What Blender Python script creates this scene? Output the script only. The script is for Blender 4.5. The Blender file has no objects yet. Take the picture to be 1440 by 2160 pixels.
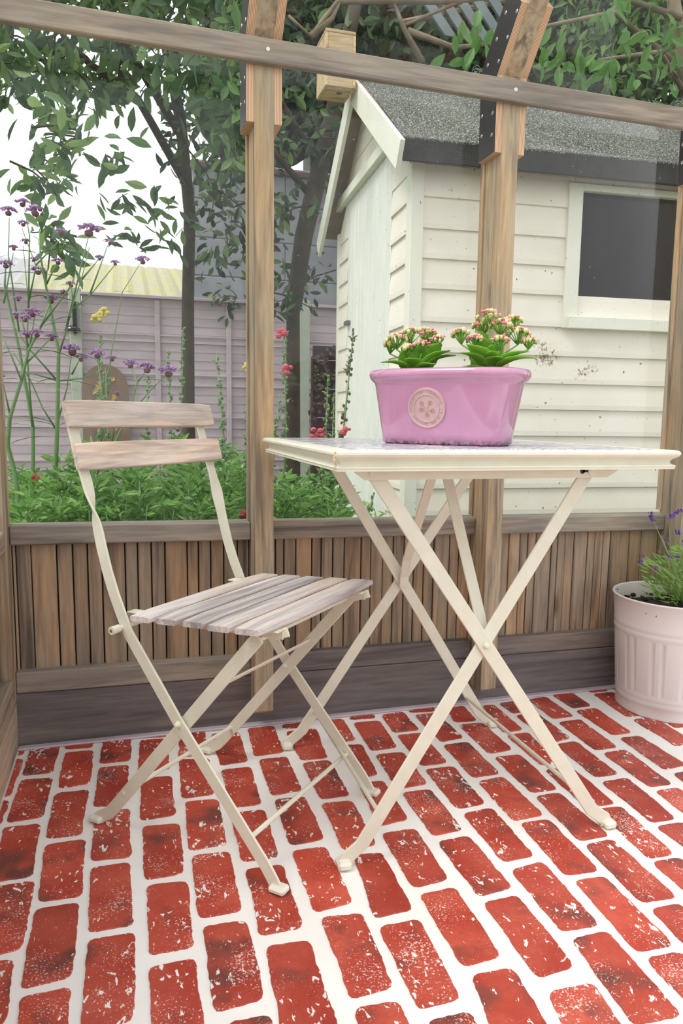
import bpy, bmesh, math, random
from mathutils import Vector, Matrix
import numpy as np
random.seed(7)
S = bpy.context.scene
COL = S.collection
# ---------------------------------------------------------------- camera
F, PIT, ROLL, YAW, CH = 1547.433, .1294504, .01332553, .28346, .78
cd = bpy.data.cameras.new('camera'); cam = bpy.data.objects.new('camera', cd); COL.objects.link(cam)
cd.sensor_fit = 'HORIZONTAL'; cd.sensor_width = 36; cd.lens = F / 1440 * 36; cd.clip_start = .02; cd.clip_end = 200
_s, _c = math.sin(YAW), math.cos(YAW)
_R = Vector((_c, -_s, 0)); _F0 = Vector((_s, _c, 0)); _Z = Vector((0, 0, 1))
_Fw = _F0 * math.cos(PIT) - _Z * math.sin(PIT); _U = _F0 * math.sin(PIT) + _Z * math.cos(PIT)
R2 = _R * math.cos(ROLL) + _U * math.sin(ROLL); U2 = -_R * math.sin(ROLL) + _U * math.cos(ROLL)
M = Matrix((R2, U2, -_Fw)).transposed().to_4x4(); M.translation = Vector((0, 0, CH)); cam.matrix_world = M
S.camera = cam
# ---------------------------------------------------------------- sky, sun, exposure
w = bpy.data.worlds.new('world'); S.world = w; w.use_nodes = True
bg = w.node_tree.nodes['Background']; bg.inputs[0].default_value = (.965, .98, 1, 1); bg.inputs[1].default_value = 1.3
sd = bpy.data.lights.new('sun', 'SUN'); sd.energy = 2.0; sd.angle = math.radians(25); sd.color = (1, .97, .92)
so = bpy.data.objects.new('sun', sd); COL.objects.link(so)
so.rotation_euler = Vector((.60, .16, -1.0)).to_track_quat('-Z', 'Y').to_euler(); so.location = (0, 0, 5)
S.view_settings.view_transform = 'Standard'; S.view_settings.look = 'None'
S.view_settings.gamma = 1; S.view_settings.use_curve_mapping = False; S.view_settings.exposure = .22
# ---------------------------------------------------------------- helpers
def srgb(r, g, b):
    f = lambda v: (v/255)/12.92 if v/255 <= .04045 else (((v/255)+.055)/1.055)**2.4
    return (f(r), f(g), f(b), 1)
class NT:
    def __init__(s, name):
        s.m = bpy.data.materials.new(name); s.m.use_nodes = True; s.t = s.m.node_tree; s.n = s.t.nodes; s.n.clear()
        s.out = s.n.new('ShaderNodeOutputMaterial')
    def new(s, k, **kw):
        n = s.n.new('ShaderNode' + k)
        for a, v in kw.items(): setattr(n, a, v)
        return n
    def link(s, a, b): s.t.links.new(a, b)
    def set(s, sock, v):
        if isinstance(v, bpy.types.NodeSocket): s.t.links.new(v, sock)
        else: sock.default_value = v
    def coord(s, scale=(1, 1, 1), rand=0, kind='Object'):
        tc = s.new('TexCoord'); mp = s.new('Mapping'); mp.inputs['Scale'].default_value = scale
        if rand:
            oi = s.new('ObjectInfo'); m = s.new('VectorMath', operation='SCALE'); c = s.new('CombineXYZ')
            for i in range(3): s.link(oi.outputs['Random'], c.inputs[i])
            s.link(c.outputs[0], m.inputs[0]); m.inputs['Scale'].default_value = rand
            a = s.new('VectorMath', operation='ADD'); s.link(tc.outputs[kind], a.inputs[0]); s.link(m.outputs[0], a.inputs[1])
            s.link(a.outputs[0], mp.inputs[0])
        else: s.link(tc.outputs[kind], mp.inputs[0])
        return mp.outputs[0]
    def noise(s, vec, scale, detail=3, rough=.5, dist=0):
        n = s.new('TexNoise'); s.link(vec, n.inputs['Vector']); n.inputs['Scale'].default_value = scale
        n.inputs['Detail'].default_value = detail; n.inputs['Roughness'].default_value = rough; n.inputs['Distortion'].default_value = dist
        return n.outputs[0]
    def ramp(s, fac, *stops):
        r = s.new('ValToRGB'); s.link(fac, r.inputs[0]); e = r.color_ramp.elements
        while len(e) < len(stops): e.new(.5)
        for i, (p, c) in enumerate(stops):
            e[i].position = p; e[i].color = c if len(c) == 4 else (*c, 1)
        return r.outputs[0]
    def mix(s, fac, a, b, mode='MIX'):
        m = s.new('Mix', data_type='RGBA', blend_type=mode)
        s.set(m.inputs[0], fac); s.set(m.inputs[6], a); s.set(m.inputs[7], b); return m.outputs[2]
    def math(s, op, a, b=0):
        m = s.new('Math', operation=op); s.set(m.inputs[0], a); s.set(m.inputs[1], b); return m.outputs[0]
    def bsdf(s, col, rough=.5, metal=0, bump=None, bstr=.3, bdist=.002, coat=0, transm=None, spec=.5):
        p = s.new('BsdfPrincipled'); s.set(p.inputs['Base Color'], col); s.set(p.inputs['Roughness'], rough)
        p.inputs['Metallic'].default_value = metal; p.inputs['Coat Weight'].default_value = coat; p.inputs['Coat Roughness'].default_value = .05
        p.inputs['Specular IOR Level'].default_value = spec
        if bump is not None:
            b = s.new('Bump'); b.inputs['Strength'].default_value = bstr; b.inputs['Distance'].default_value = bdist
            s.link(bump, b.inputs['Height']); s.link(b.outputs[0], p.inputs['Normal'])
        if transm:
            t = s.new('BsdfTranslucent'); s.set(t.inputs[0], col); mx = s.new('MixShader'); mx.inputs[0].default_value = transm
            s.link(p.outputs[0], mx.inputs[1]); s.link(t.outputs[0], mx.inputs[2]); s.link(mx.outputs[0], s.out.inputs[0])
        else: s.link(p.outputs[0], s.out.inputs[0])
        return p
BW = ((0, 0, 0, 1), (1, 1, 1, 1))
def plain(name, col, rough=.5, metal=0, coat=0, var=.0, spec=.5):
    t = NT(name)
    if var:
        v = t.coord(rand=5); n = t.noise(v, 14, 4)
        c = t.ramp(n, (.3, tuple(x*(1-var) for x in col[:3])), (.7, tuple(min(1, x*(1+var)) for x in col[:3])))
        t.bsdf(c, rough, metal, n, .15, .001, coat, spec=spec)
    else: t.bsdf(col, rough, metal, coat=coat, spec=spec)
    return t.m
def wood(name, base, dark, warm, axis, wamt=.5, rough=.75, grain=1., knots=True):
    t = NT(name); sc = [1, 1, 1]; sc[axis] = .07
    v = t.coord(tuple(sc), rand=9)
    g = t.noise(v, 95*grain, 4, .6, .4); g2 = t.noise(v, 16, 3, .6, 1.2)
    sc2 = [1, 1, 1]; sc2[axis] = .35
    p = t.noise(t.coord(tuple(sc2), rand=5), 9, 3, .55)
    col = t.mix(t.ramp(p, (.5-.16*wamt, BW[0]), (.78-.16*wamt, BW[1])), base, warm)
    col = t.mix(t.ramp(g2, (.50, BW[0]), (.68, BW[1])), col, dark)
    gr = t.ramp(g, (.3, (.62, .62, .62)), (.62, (1.12, 1.12, 1.12)))
    col = t.mix(.8, col, gr, 'MULTIPLY')
    oi = t.new('ObjectInfo'); rv = t.ramp(oi.outputs['Random'], (0, (.82, .82, .82)), (1, (1.16, 1.13, 1.1)))
    col = t.mix(1, col, rv, 'MULTIPLY')
    if knots:
        vo = t.new('TexVoronoi'); s3 = [1, 1, 1]; s3[axis] = .32; t.link(t.coord(tuple(s3), rand=3), vo.inputs['Vector']); vo.inputs['Scale'].default_value = 7
        k = t.ramp(vo.outputs['Distance'], (.035, BW[1]), (.10, BW[0])); col = t.mix(k, col, tuple(x*.35 for x in warm[:3]) + (1,))
    t.bsdf(col, rough, 0, g, .35, .0015)
    return t.m
def worigin(o):
    v = Vector((0, 0, 0))
    while o is not None: v = v + o.location; o = o.parent
    return v
def obj(name, verts, faces, mat, parent=None, smooth=False, origin=None):
    """world-space vertices -> object; its origin sits at the middle of its base"""
    vs = [Vector(v) for v in verts]
    if origin is None:
        xs = [v.x for v in vs]; ys = [v.y for v in vs]; zs = [v.z for v in vs]
        origin = Vector(((min(xs)+max(xs))/2, (min(ys)+max(ys))/2, min(zs)))
    origin = Vector(origin)
    me = bpy.data.meshes.new(name); me.from_pydata([v-origin for v in vs], [], faces); me.update()
    if smooth: me.polygons.foreach_set('use_smooth', [True]*len(me.polygons))
    for m in (mat if isinstance(mat, (list, tuple)) else [mat]): me.materials.append(m)
    o = bpy.data.objects.new(name, me); COL.objects.link(o)
    o.location = origin - (worigin(parent) if parent else Vector((0, 0, 0)))
    if parent: o.parent = parent
    return o
def thing(name, label, cat, loc=(0, 0, 0), group=None):
    o = bpy.data.objects.new(name, None); COL.objects.link(o); o.location = loc; o.empty_display_size = .05
    o['label'] = label; o['category'] = cat
    if group: o['group'] = group
    return o
def tag(o, label, cat, group=None):
    o['label'] = label; o['category'] = cat
    if group: o['group'] = group
    return o
def struct(name, loc=(0, 0, 0)):
    o = bpy.data.objects.new(name, None); COL.objects.link(o); o.location = loc; o['kind'] = 'structure'; return o
class MB:
    def __init__(s): s.v = []; s.f = []
    def add(s, v, f):
        n = len(s.v); s.v += [tuple(x) for x in v]; s.f += [tuple(i+n for i in q) for q in f]; return s
    def box(s, x0, x1, y0, y1, z0, z1, bev=.0015, M=None, slx=0):
        """bevelled box; slx = dz/dx shear (a rail that runs slightly downhill)"""
        b = min(bev, (x1-x0)/3, (y1-y0)/3, (z1-z0)/3)
        if b <= 0:
            v = [(x, y, z) for z in (z0, z1) for y in (y0, y1) for x in (x0, x1)]
            f = [(0, 2, 3, 1), (4, 5, 7, 6), (0, 1, 5, 4), (2, 6, 7, 3), (0, 4, 6, 2), (1, 3, 7, 5)]
        else:
            v = []; ix = {}
            for cx in (0, 1):
                for cy in (0, 1):
                    for cz in (0, 1):
                        X, Y, Z = (x0, x1)[cx], (y0, y1)[cy], (z0, z1)[cz]; sx, sy, sz = (1, -1)[cx], (1, -1)[cy], (1, -1)[cz]
                        for a, p in enumerate(((X, Y+sy*b, Z+sz*b), (X+sx*b, Y, Z+sz*b), (X+sx*b, Y+sy*b, Z))):
                            ix[cx, cy, cz, a] = len(v); v.append(p)
            f = []
            I = ix
            for c in (0, 1):
                f.append([I[c, 0, 0, 0], I[c, 1, 0, 0], I[c, 1, 1, 0], I[c, 0, 1, 0]][::(-1 if c == 0 else 1)])
                f.append([I[0, c, 0, 1], I[1, c, 0, 1], I[1, c, 1, 1], I[0, c, 1, 1]][::(1 if c == 0 else -1)])
                f.append([I[0, 0, c, 2], I[1, 0, c, 2], I[1, 1, c, 2], I[0, 1, c, 2]][::(-1 if c == 0 else 1)])
            for a in (0, 1):
                for d in (0, 1):
                    f.append((I[a, d, 0, 0], I[a, d, 1, 0], I[a, d, 1, 1], I[a, d, 0, 1]))
                    f.append((I[a, 0, d, 0], I[a, 1, d, 0], I[a, 1, d, 2], I[a, 0, d, 2]))
                    f.append((I[0, a, d, 1], I[1, a, d, 1], I[1, a, d, 2], I[0, a, d, 2]))
            for k in ((a, c, d) for a in (0, 1) for c in (0, 1) for d in (0, 1)):
                f.append((I[(*k, 0)], I[(*k, 1)], I[(*k, 2)]))
        if slx: v = [(x, y, z+slx*x) for x, y, z in v]
        if M is not None: v = [M @ Vector(p) for p in v]
        return s.add(v, f)
    def prism(s, poly, d0, d1, fr):
        """polygon (a,b) extruded from d0 to d1; fr(a,b,d) -> xyz"""
        n = len(poly); v = [fr(a, b, d0) for a, b in poly] + [fr(a, b, d1) for a, b in poly]
        f = [tuple(range(n)), tuple(range(2*n-1, n-1, -1))] + [(i, (i+1) % n, n+(i+1) % n, n+i) for i in range(n)]
        return s.add(v, f)
    def sweep(s, pts, secs, closed=True, cap=True):
        """pts: list of frames (origin, a, b); secs: list of section point lists"""
        n = len(secs[0]); base = len(s.v)
        for (o, a, b), sec in zip(pts, secs):
            for (p, q) in sec: s.v.append(tuple(o + a*p + b*q))
        for i in range(len(pts)-1):
            for j in range(n if closed else n-1):
                k = (j+1) % n
                s.f.append((base+i*n+j, base+i*n+k, base+(i+1)*n+k, base+(i+1)*n+j))
        if cap and closed:
            s.f.append(tuple(base+j for j in range(n-1, -1, -1))); s.f.append(tuple(base+(len(pts)-1)*n+j for j in range(n)))
        return s
    def tube(s, pts, rad, n=8):
        pts = [Vector(p) for p in pts]; rad = rad if isinstance(rad, (list, tuple)) else [rad]*len(pts)
        fr = []; up = None
        for i, p in enumerate(pts):
            t = (pts[min(i+1, len(pts)-1)] - pts[max(i-1, 0)]).normalized()
            if up is None: up = Vector((0, 0, 1)) if abs(t.z) < .9 else Vector((1, 0, 0))
            a = t.cross(up).normalized(); b = a.cross(t).normalized(); up = b; fr.append((p, a, b))
        secs = [[(r*math.cos(2*math.pi*k/n), r*math.sin(2*math.pi*k/n)) for k in range(n)] for r in rad]
        return s.sweep(fr, secs)
    def ball(s, c, r, n=6, m=4, sz=1.):
        c = Vector(c); v = [c+Vector((0, 0, r*sz))]
        for i in range(1, m):
            t = math.pi*i/m
            for j in range(n): a = 2*math.pi*(j+.5*(i % 2))/n; v.append(c+Vector((r*math.sin(t)*math.cos(a), r*math.sin(t)*math.sin(a), r*sz*math.cos(t))))
        v.append(c-Vector((0, 0, r*sz))); f = [(0, 1+j, 1+(j+1) % n) for j in range(n)]
        for i in range(m-2):
            for j in range(n): f.append((1+i*n+j, 1+(i+1)*n+j, 1+(i+1)*n+(j+1) % n, 1+i*n+(j+1) % n))
        l = len(v)-1; f += [(l, l-n+(j+1) % n, l-n+j) for j in range(n)]
        return s.add(v, f)
    def leaf(s, p, d, L, W, nrm=None, curl=.15, n=3):
        """pointed leaf from p along d"""
        p = Vector(p); d = Vector(d).normalized(); nn = Vector(nrm) if nrm is not None else Vector((random.uniform(-1, 1), random.uniform(-1, 1), random.uniform(-.3, 1)))
        a = d.cross(nn)
        if a.length < 1e-3: a = d.cross(Vector((1, .2, .1)))
        a.normalize(); u = a.cross(d); base = len(s.v); prof = (.0, .62, 1, .8, 0) if n == 3 else (0, 1, 0)
        m = len(prof)-1
        for i, wd in enumerate(prof):
            t = i/m; c = p + d*(L*t) - u*(curl*L*t*t)
            if wd == 0: s.v.append(tuple(c))
            else:
                s.v.append(tuple(c + a*(W*.5*wd) + u*(W*.12))); s.v.append(tuple(c)); s.v.append(tuple(c - a*(W*.5*wd) + u*(W*.12)))
        b = base
        s.f += [(b, b+1, b+2), (b, b+2, b+3)]
        k = b+1
        for i in range(m-2):
            s.f += [(k, k+3, k+4, k+1), (k+1, k+4, k+5, k+2)]; k += 3
        s.f += [(k, k+3, k+1), (k+1, k+3, k+2)]
        return s
    def lathe(s, prof, c=(0, 0, 0), n=48, sx=1, sy=1, close=False):
        base = len(s.v); c = Vector(c)
        for r, z in prof:
            for j in range(n): a = 2*math.pi*j/n; s.v.append((c.x+sx*r*math.cos(a), c.y+sy*r*math.sin(a), c.z+z))
        for i in range(len(prof)-1):
            for j in range(n): k = (j+1) % n; s.f.append((base+i*n+j, base+i*n+k, base+(i+1)*n+k, base+(i+1)*n+j))
        return s
    def make(s, name, mat, parent=None, smooth=False, origin=None): return obj(name, s.v, s.f, mat, parent, smooth, origin)
def bar(p0, p1, wdir, w, t):
    """flat bar between two points; wdir = direction of its width"""
    p0, p1 = Vector(p0), Vector(p1); d = (p1-p0).normalized(); a = Vector(wdir); a = (a-d*a.dot(d)).normalized(); b = d.cross(a)
    c = .0012; h, k = w/2, t/2
    sec = [(-h+c, -k), (h-c, -k), (h, -k+c), (h, k-c), (h-c, k), (-h+c, k), (-h, k-c), (-h, -k+c)]
    return MB().sweep([(p0, a, b), (p1, a, b)], [sec, sec])
def barpath(pts, wdirs, w, t):
    m = MB(); fr = []; c = .0012; h, k = w/2, t/2
    sec = [(-h+c, -k), (h-c, -k), (h, -k+c), (h, k-c), (h-c, k), (-h+c, k), (-h, k-c), (-h, -k+c)]
    P = [Vector(p) for p in pts]
    for i, p in enumerate(P):
        d = (P[min(i+1, len(P)-1)]-P[max(i-1, 0)]).normalized(); a = Vector(wdirs[i]); a = (a-d*a.dot(d)).normalized(); fr.append((p, a, d.cross(a)))
    return m.sweep(fr, [sec]*len(P))
BRICKS={0:[[-0.269,1.787,-0.248,1.785,-0.245,1.735,-0.271,1.734],[-0.277,1.716,-0.243,1.712,-0.246,1.545,-0.274,1.542],[-0.275,1.529,-0.246,1.524,-0.25,1.43,-0.276,1.423]],
1:[[-0.237,1.786,-0.169,1.776,-0.173,1.627,-0.237,1.628],[-0.237,1.609,-0.171,1.603,-0.175,1.442,-0.24,1.437],[-0.244,1.422,-0.177,1.419,-0.172,1.249,-0.233,1.249],[-0.233,1.236,-0.165,1.235,-0.167,1.07,-0.221,1.063],[-0.218,1.056,-0.173,1.051,-0.169,0.93,-0.217,0.936]],
2:[[-0.159,1.779,-0.095,1.772,-0.096,1.733,-0.159,1.739],[-0.157,1.721,-0.093,1.718,-0.094,1.555,-0.157,1.551],[-0.159,1.532,-0.094,1.53,-0.099,1.358,-0.164,1.363],[-0.161,1.342,-0.091,1.342,-0.089,1.173,-0.156,1.176],[-0.158,1.159,-0.091,1.158,-0.092,0.995,-0.159,0.989],[-0.157,0.975,-0.091,0.976,-0.092,0.844,-0.15,0.841]],
3:[[-0.074,1.772,-0.008,1.766,-0.013,1.641,-0.079,1.645],[-0.079,1.625,-0.014,1.622,-0.022,1.449,-0.084,1.456],[-0.079,1.428,-0.013,1.432,-0.012,1.262,-0.081,1.27],[-0.079,1.249,-0.013,1.248,-0.008,1.081,-0.076,1.081],[-0.075,1.065,-0.006,1.064,-0.011,0.895,-0.075,0.889]],
4:[[0.011,1.776,0.075,1.769,0.072,1.749,0.011,1.759],[0.011,1.746,0.072,1.739,0.073,1.579,0.004,1.581],[0.01,1.549,0.074,1.548,0.073,1.383,0.006,1.38],[0.009,1.359,0.079,1.351,0.075,1.192,0.01,1.189],[0.012,1.174,0.079,1.169,0.077,1.009,0.011,1.008],[0.01,0.985,0.077,0.986,0.075,0.819,0.013,0.816]],
5:[[0.108,1.766,0.168,1.756,0.157,1.625,0.093,1.633],[0.094,1.62,0.162,1.609,0.155,1.444,0.088,1.444],[0.093,1.43,0.16,1.423,0.157,1.257,0.088,1.256],[0.092,1.24,0.159,1.235,0.157,1.07,0.089,1.069],[0.092,1.05,0.16,1.046,0.159,0.886,0.092,0.879],[0.106,0.86,0.163,0.857,0.157,0.773,0.101,0.772]],
6:[[0.179,1.738,0.248,1.732,0.246,1.572,0.181,1.567],[0.181,1.547,0.247,1.545,0.243,1.381,0.181,1.383],[0.176,1.363,0.244,1.36,0.241,1.196,0.175,1.198],[0.177,1.176,0.244,1.172,0.24,1.007,0.173,1.006],[0.178,0.983,0.244,0.979,0.242,0.81,0.17,0.804]],
7:[[0.27,1.748,0.339,1.747,0.334,1.596,0.263,1.592],[0.27,1.575,0.336,1.573,0.335,1.414,0.268,1.408],[0.27,1.392,0.335,1.388,0.334,1.229,0.268,1.225],[0.266,1.208,0.33,1.205,0.333,1.044,0.266,1.036],[0.272,1.023,0.339,1.016,0.334,0.859,0.27,0.854],[0.27,0.838,0.332,0.835,0.33,0.778,0.269,0.777]],
8:[[0.359,1.747,0.422,1.75,0.41,1.716,0.358,1.726],[0.36,1.706,0.438,1.705,0.426,1.543,0.362,1.546],[0.361,1.533,0.425,1.532,0.426,1.368,0.363,1.368],[0.359,1.353,0.423,1.349,0.421,1.186,0.357,1.186],[0.371,1.167,0.423,1.162,0.42,1.002,0.353,0.998],[0.353,0.979,0.421,0.979,0.416,0.816,0.352,0.813],[0.356,0.794,0.418,0.793,0.415,0.737,0.351,0.737]],
9:[[0.465,1.749,0.519,1.746,0.516,1.614,0.457,1.614],[0.464,1.596,0.522,1.591,0.512,1.438,0.459,1.432],[0.459,1.414,0.513,1.41,0.51,1.252,0.442,1.243],[0.441,1.219,0.51,1.219,0.508,1.059,0.44,1.053],[0.442,1.034,0.508,1.037,0.507,0.873,0.443,0.868],[0.447,0.851,0.511,0.848,0.504,0.738,0.428,0.737]],
10:[[0.538,1.75,0.609,1.752,0.603,1.729,0.54,1.734],[0.538,1.715,0.608,1.71,0.6,1.555,0.533,1.55],[0.535,1.531,0.603,1.527,0.601,1.372,0.53,1.368],[0.532,1.351,0.597,1.35,0.599,1.192,0.532,1.186],[0.533,1.167,0.598,1.17,0.603,1.011,0.536,1.003],[0.535,0.989,0.599,0.991,0.599,0.827,0.536,0.82],[0.535,0.795,0.606,0.793,0.594,0.702,0.515,0.698]],
11:[[0.624,1.745,0.688,1.75,0.688,1.632,0.619,1.632],[0.62,1.617,0.686,1.615,0.682,1.451,0.619,1.451],[0.619,1.435,0.689,1.432,0.683,1.267,0.618,1.263],[0.621,1.244,0.688,1.249,0.685,1.08,0.621,1.078],[0.622,1.054,0.689,1.063,0.687,0.892,0.62,0.895],[0.625,0.877,0.69,0.879,0.687,0.713,0.612,0.716]],
12:[[0.703,1.749,0.782,1.76,0.772,1.732,0.707,1.739],[0.708,1.721,0.771,1.721,0.776,1.562,0.711,1.554],[0.709,1.538,0.775,1.539,0.774,1.374,0.706,1.372],[0.71,1.355,0.774,1.36,0.776,1.198,0.705,1.193],[0.714,1.184,0.776,1.182,0.771,1.012,0.705,1.016],[0.712,1.0,0.771,0.997,0.768,0.825,0.704,0.827],[0.708,0.814,0.769,0.811,0.769,0.719,0.709,0.724]],
13:[[0.807,1.741,0.864,1.748,0.854,1.647,0.794,1.652],[0.796,1.635,0.861,1.633,0.86,1.473,0.794,1.468],[0.799,1.45,0.864,1.447,0.86,1.28,0.796,1.282],[0.797,1.267,0.855,1.268,0.857,1.101,0.79,1.1],[0.792,1.087,0.855,1.09,0.852,0.916,0.786,0.92],[0.789,0.904,0.845,0.904,0.838,0.79,0.784,0.793]],
14:[[0.914,1.736,0.948,1.733,0.943,1.567,0.883,1.565],[0.884,1.548,0.946,1.551,0.929,1.389,0.882,1.385],[0.879,1.364,0.944,1.369,0.942,1.198,0.874,1.203],[0.89,1.191,0.947,1.186,0.934,1.019,0.878,1.02],[0.877,1.01,0.937,1.008,0.934,0.89,0.874,0.893]],
15:[[0.965,1.739,1.019,1.742,1.019,1.671,0.968,1.664],[0.968,1.652,1.031,1.654,1.033,1.494,0.975,1.484],[0.974,1.472,1.033,1.476,1.03,1.305,0.969,1.305],[0.968,1.284,1.036,1.286,1.022,1.118,0.964,1.119],[0.963,1.105,1.026,1.105,1.029,1.019,0.967,1.023]],
16:[[1.058,1.742,1.12,1.751,1.118,1.609,1.053,1.607],[1.054,1.586,1.122,1.589,1.113,1.421,1.05,1.42],[1.058,1.403,1.122,1.407,1.115,1.237,1.057,1.237],[1.055,1.221,1.114,1.221,1.11,1.09,1.048,1.087]],
17:[[1.145,1.76,1.21,1.757,1.206,1.66,1.144,1.657],[1.142,1.641,1.208,1.643,1.201,1.483,1.143,1.482],[1.149,1.465,1.207,1.463,1.209,1.303,1.142,1.296],[1.148,1.277,1.19,1.277,1.199,1.166,1.138,1.165]],
18:[[1.259,1.768,1.323,1.773,1.324,1.746,1.265,1.745],[1.261,1.734,1.328,1.734,1.311,1.569,1.252,1.57],[1.254,1.552,1.319,1.553,1.317,1.395,1.253,1.39],[1.253,1.37,1.307,1.371,1.306,1.239,1.248,1.235]],
19:[[1.348,1.772,1.416,1.777,1.409,1.643,1.342,1.64],[1.342,1.624,1.403,1.625,1.385,1.48,1.327,1.479]]}
VERBENA=[['plant with the thickest upright stem',[[[-0.223,2.3,0.461],[-0.205,2.3,0.601],[-0.195,2.3,0.74],[-0.189,2.3,0.872],[-0.184,2.3,0.952],[-0.198,2.3,1.04],[-0.208,2.3,1.106],[-0.217,2.3,1.165],[-0.223,2.3,1.218],[-0.226,2.3,1.295]],[[-0.184,2.3,0.952],[-0.165,2.3,1.011],[-0.141,2.3,1.092],[-0.117,2.3,1.16],[-0.093,2.3,1.254]],[[-0.117,2.3,1.16],[-0.069,2.3,1.218]],[[-0.141,2.3,1.092],[-0.145,2.3,1.135]],[[-0.148,2.3,1.072],[-0.095,2.3,1.121],[-0.025,2.3,1.206]],[[-0.198,2.3,1.04],[-0.206,2.3,1.097]],[[-0.217,2.3,1.165],[-0.232,2.3,1.192]],[[-0.212,2.3,1.141],[-0.182,2.3,1.195]],[[-0.189,2.3,0.872],[-0.25,2.3,0.888],[-0.287,2.3,0.9]],[[-0.189,2.3,0.872],[-0.128,2.3,0.88],[-0.083,2.3,0.898]],[[-0.162,2.3,1.025],[-0.118,2.3,1.199],[-0.095,2.3,1.282]],[[-0.189,2.3,0.868],[-0.266,2.3,0.961],[-0.322,2.3,1.057]],[[-0.201,2.3,0.733],[-0.234,2.3,0.791],[-0.267,2.3,0.874],[-0.304,2.3,0.946]],[[-0.201,2.3,0.733],[-0.168,2.3,0.85],[-0.151,2.3,0.948]],[[-0.152,2.3,0.891],[-0.129,2.3,0.932]],[[-0.095,2.3,1.121],[-0.042,2.3,1.257]]],[[-0.231,2.3,1.33,0.025],[-0.093,2.3,1.295,0.031],[-0.066,2.3,1.223,0.013],[-0.144,2.3,1.14,0.015],[-0.023,2.3,1.211,0.013],[-0.204,2.3,1.102,0.023],[-0.235,2.3,1.181,0.02],[-0.242,2.3,1.205,0.011],[-0.178,2.3,1.204,0.016],[-0.148,2.3,0.958,0.028],[-0.126,2.3,0.938,0.018],[-0.036,2.3,1.268,0.013],[-0.166,2.3,1.119,0.011]]],['plant rising beside the corner post',[[[-0.285,2.15,0.484],[-0.295,2.15,0.614],[-0.313,2.15,0.691],[-0.3,2.15,0.766],[-0.27,2.15,0.867],[-0.247,2.15,0.943],[-0.217,2.15,1.006],[-0.193,2.15,1.069]],[[-0.27,2.15,0.867],[-0.296,2.15,0.935],[-0.317,2.15,0.989]],[[-0.247,2.15,0.943],[-0.268,2.15,1.052]],[[-0.247,2.15,0.943],[-0.231,2.15,1.032]],[[-0.236,2.15,0.968],[-0.224,2.15,0.981]],[[-0.3,2.15,0.766],[-0.315,2.15,0.866]],[[-0.217,2.15,1.006],[-0.136,2.15,1.121],[-0.123,2.15,1.153]],[[-0.26,2.15,0.905],[-0.192,2.15,0.977]]],[[-0.267,2.15,1.074,0.012],[-0.234,2.15,1.04,0.02],[-0.251,2.15,1.022,0.015],[-0.277,2.15,1.035,0.015],[-0.224,2.15,0.986,0.017],[-0.25,2.15,0.985,0.015],[-0.192,2.15,0.982,0.017],[-0.316,2.15,0.872,0.011]]],['tall thin plant with heads against the sky',[[[-0.296,2.5,0.435],[-0.287,2.5,0.735],[-0.317,2.5,0.968],[-0.351,2.5,1.165],[-0.344,2.5,1.221]],[[-0.287,2.5,0.735],[-0.296,2.5,0.969],[-0.284,2.5,1.113],[-0.291,2.5,1.281]],[[-0.284,2.5,1.113],[-0.259,2.5,1.227],[-0.295,2.5,1.336]],[[-0.354,2.5,1.109],[-0.323,2.5,1.264]],[[-0.285,2.5,1.084],[-0.271,2.5,1.31],[-0.284,2.5,1.392]],[[-0.314,2.5,1.026],[-0.335,2.5,1.25],[-0.326,2.5,1.358]],[[-0.259,2.5,1.227],[-0.181,2.5,1.317]]],[[-0.286,2.5,1.4,0.021],[-0.326,2.5,1.372,0.023],[-0.291,2.5,1.35,0.016],[-0.286,2.5,1.299,0.014],[-0.319,2.5,1.274,0.014],[-0.344,2.5,1.225,0.021],[-0.181,2.5,1.325,0.018]]],['low spreading plant behind the chair back',[[[-0.134,2.7,0.402],[-0.064,2.7,0.635],[-0.001,2.7,0.768],[0.037,2.7,0.89],[0.018,2.7,0.938]],[[0.037,2.7,0.89],[0.067,2.7,0.93]],[[-0.001,2.7,0.768],[0.093,2.7,0.876],[0.138,2.7,0.919]],[[-0.064,2.7,0.635],[-0.028,2.7,0.8],[-0.03,2.7,0.843]],[[-0.064,2.7,0.635],[-0.082,2.7,0.848],[-0.094,2.7,0.968]],[[-0.082,2.7,0.848],[-0.051,2.7,0.959]],[[-0.116,2.7,0.485],[-0.047,2.7,0.994],[-0.006,2.7,1.195],[0.059,2.7,1.298]]],[[0.015,2.7,0.951,0.025],[0.07,2.7,0.937,0.031],[0.143,2.7,0.927,0.035],[-0.094,2.7,0.981,0.027],[-0.046,2.7,0.967,0.019],[-0.03,2.7,0.848,0.013],[0.064,2.7,1.305,0.023],[0.173,2.7,0.728,0.019]]]]
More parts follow.
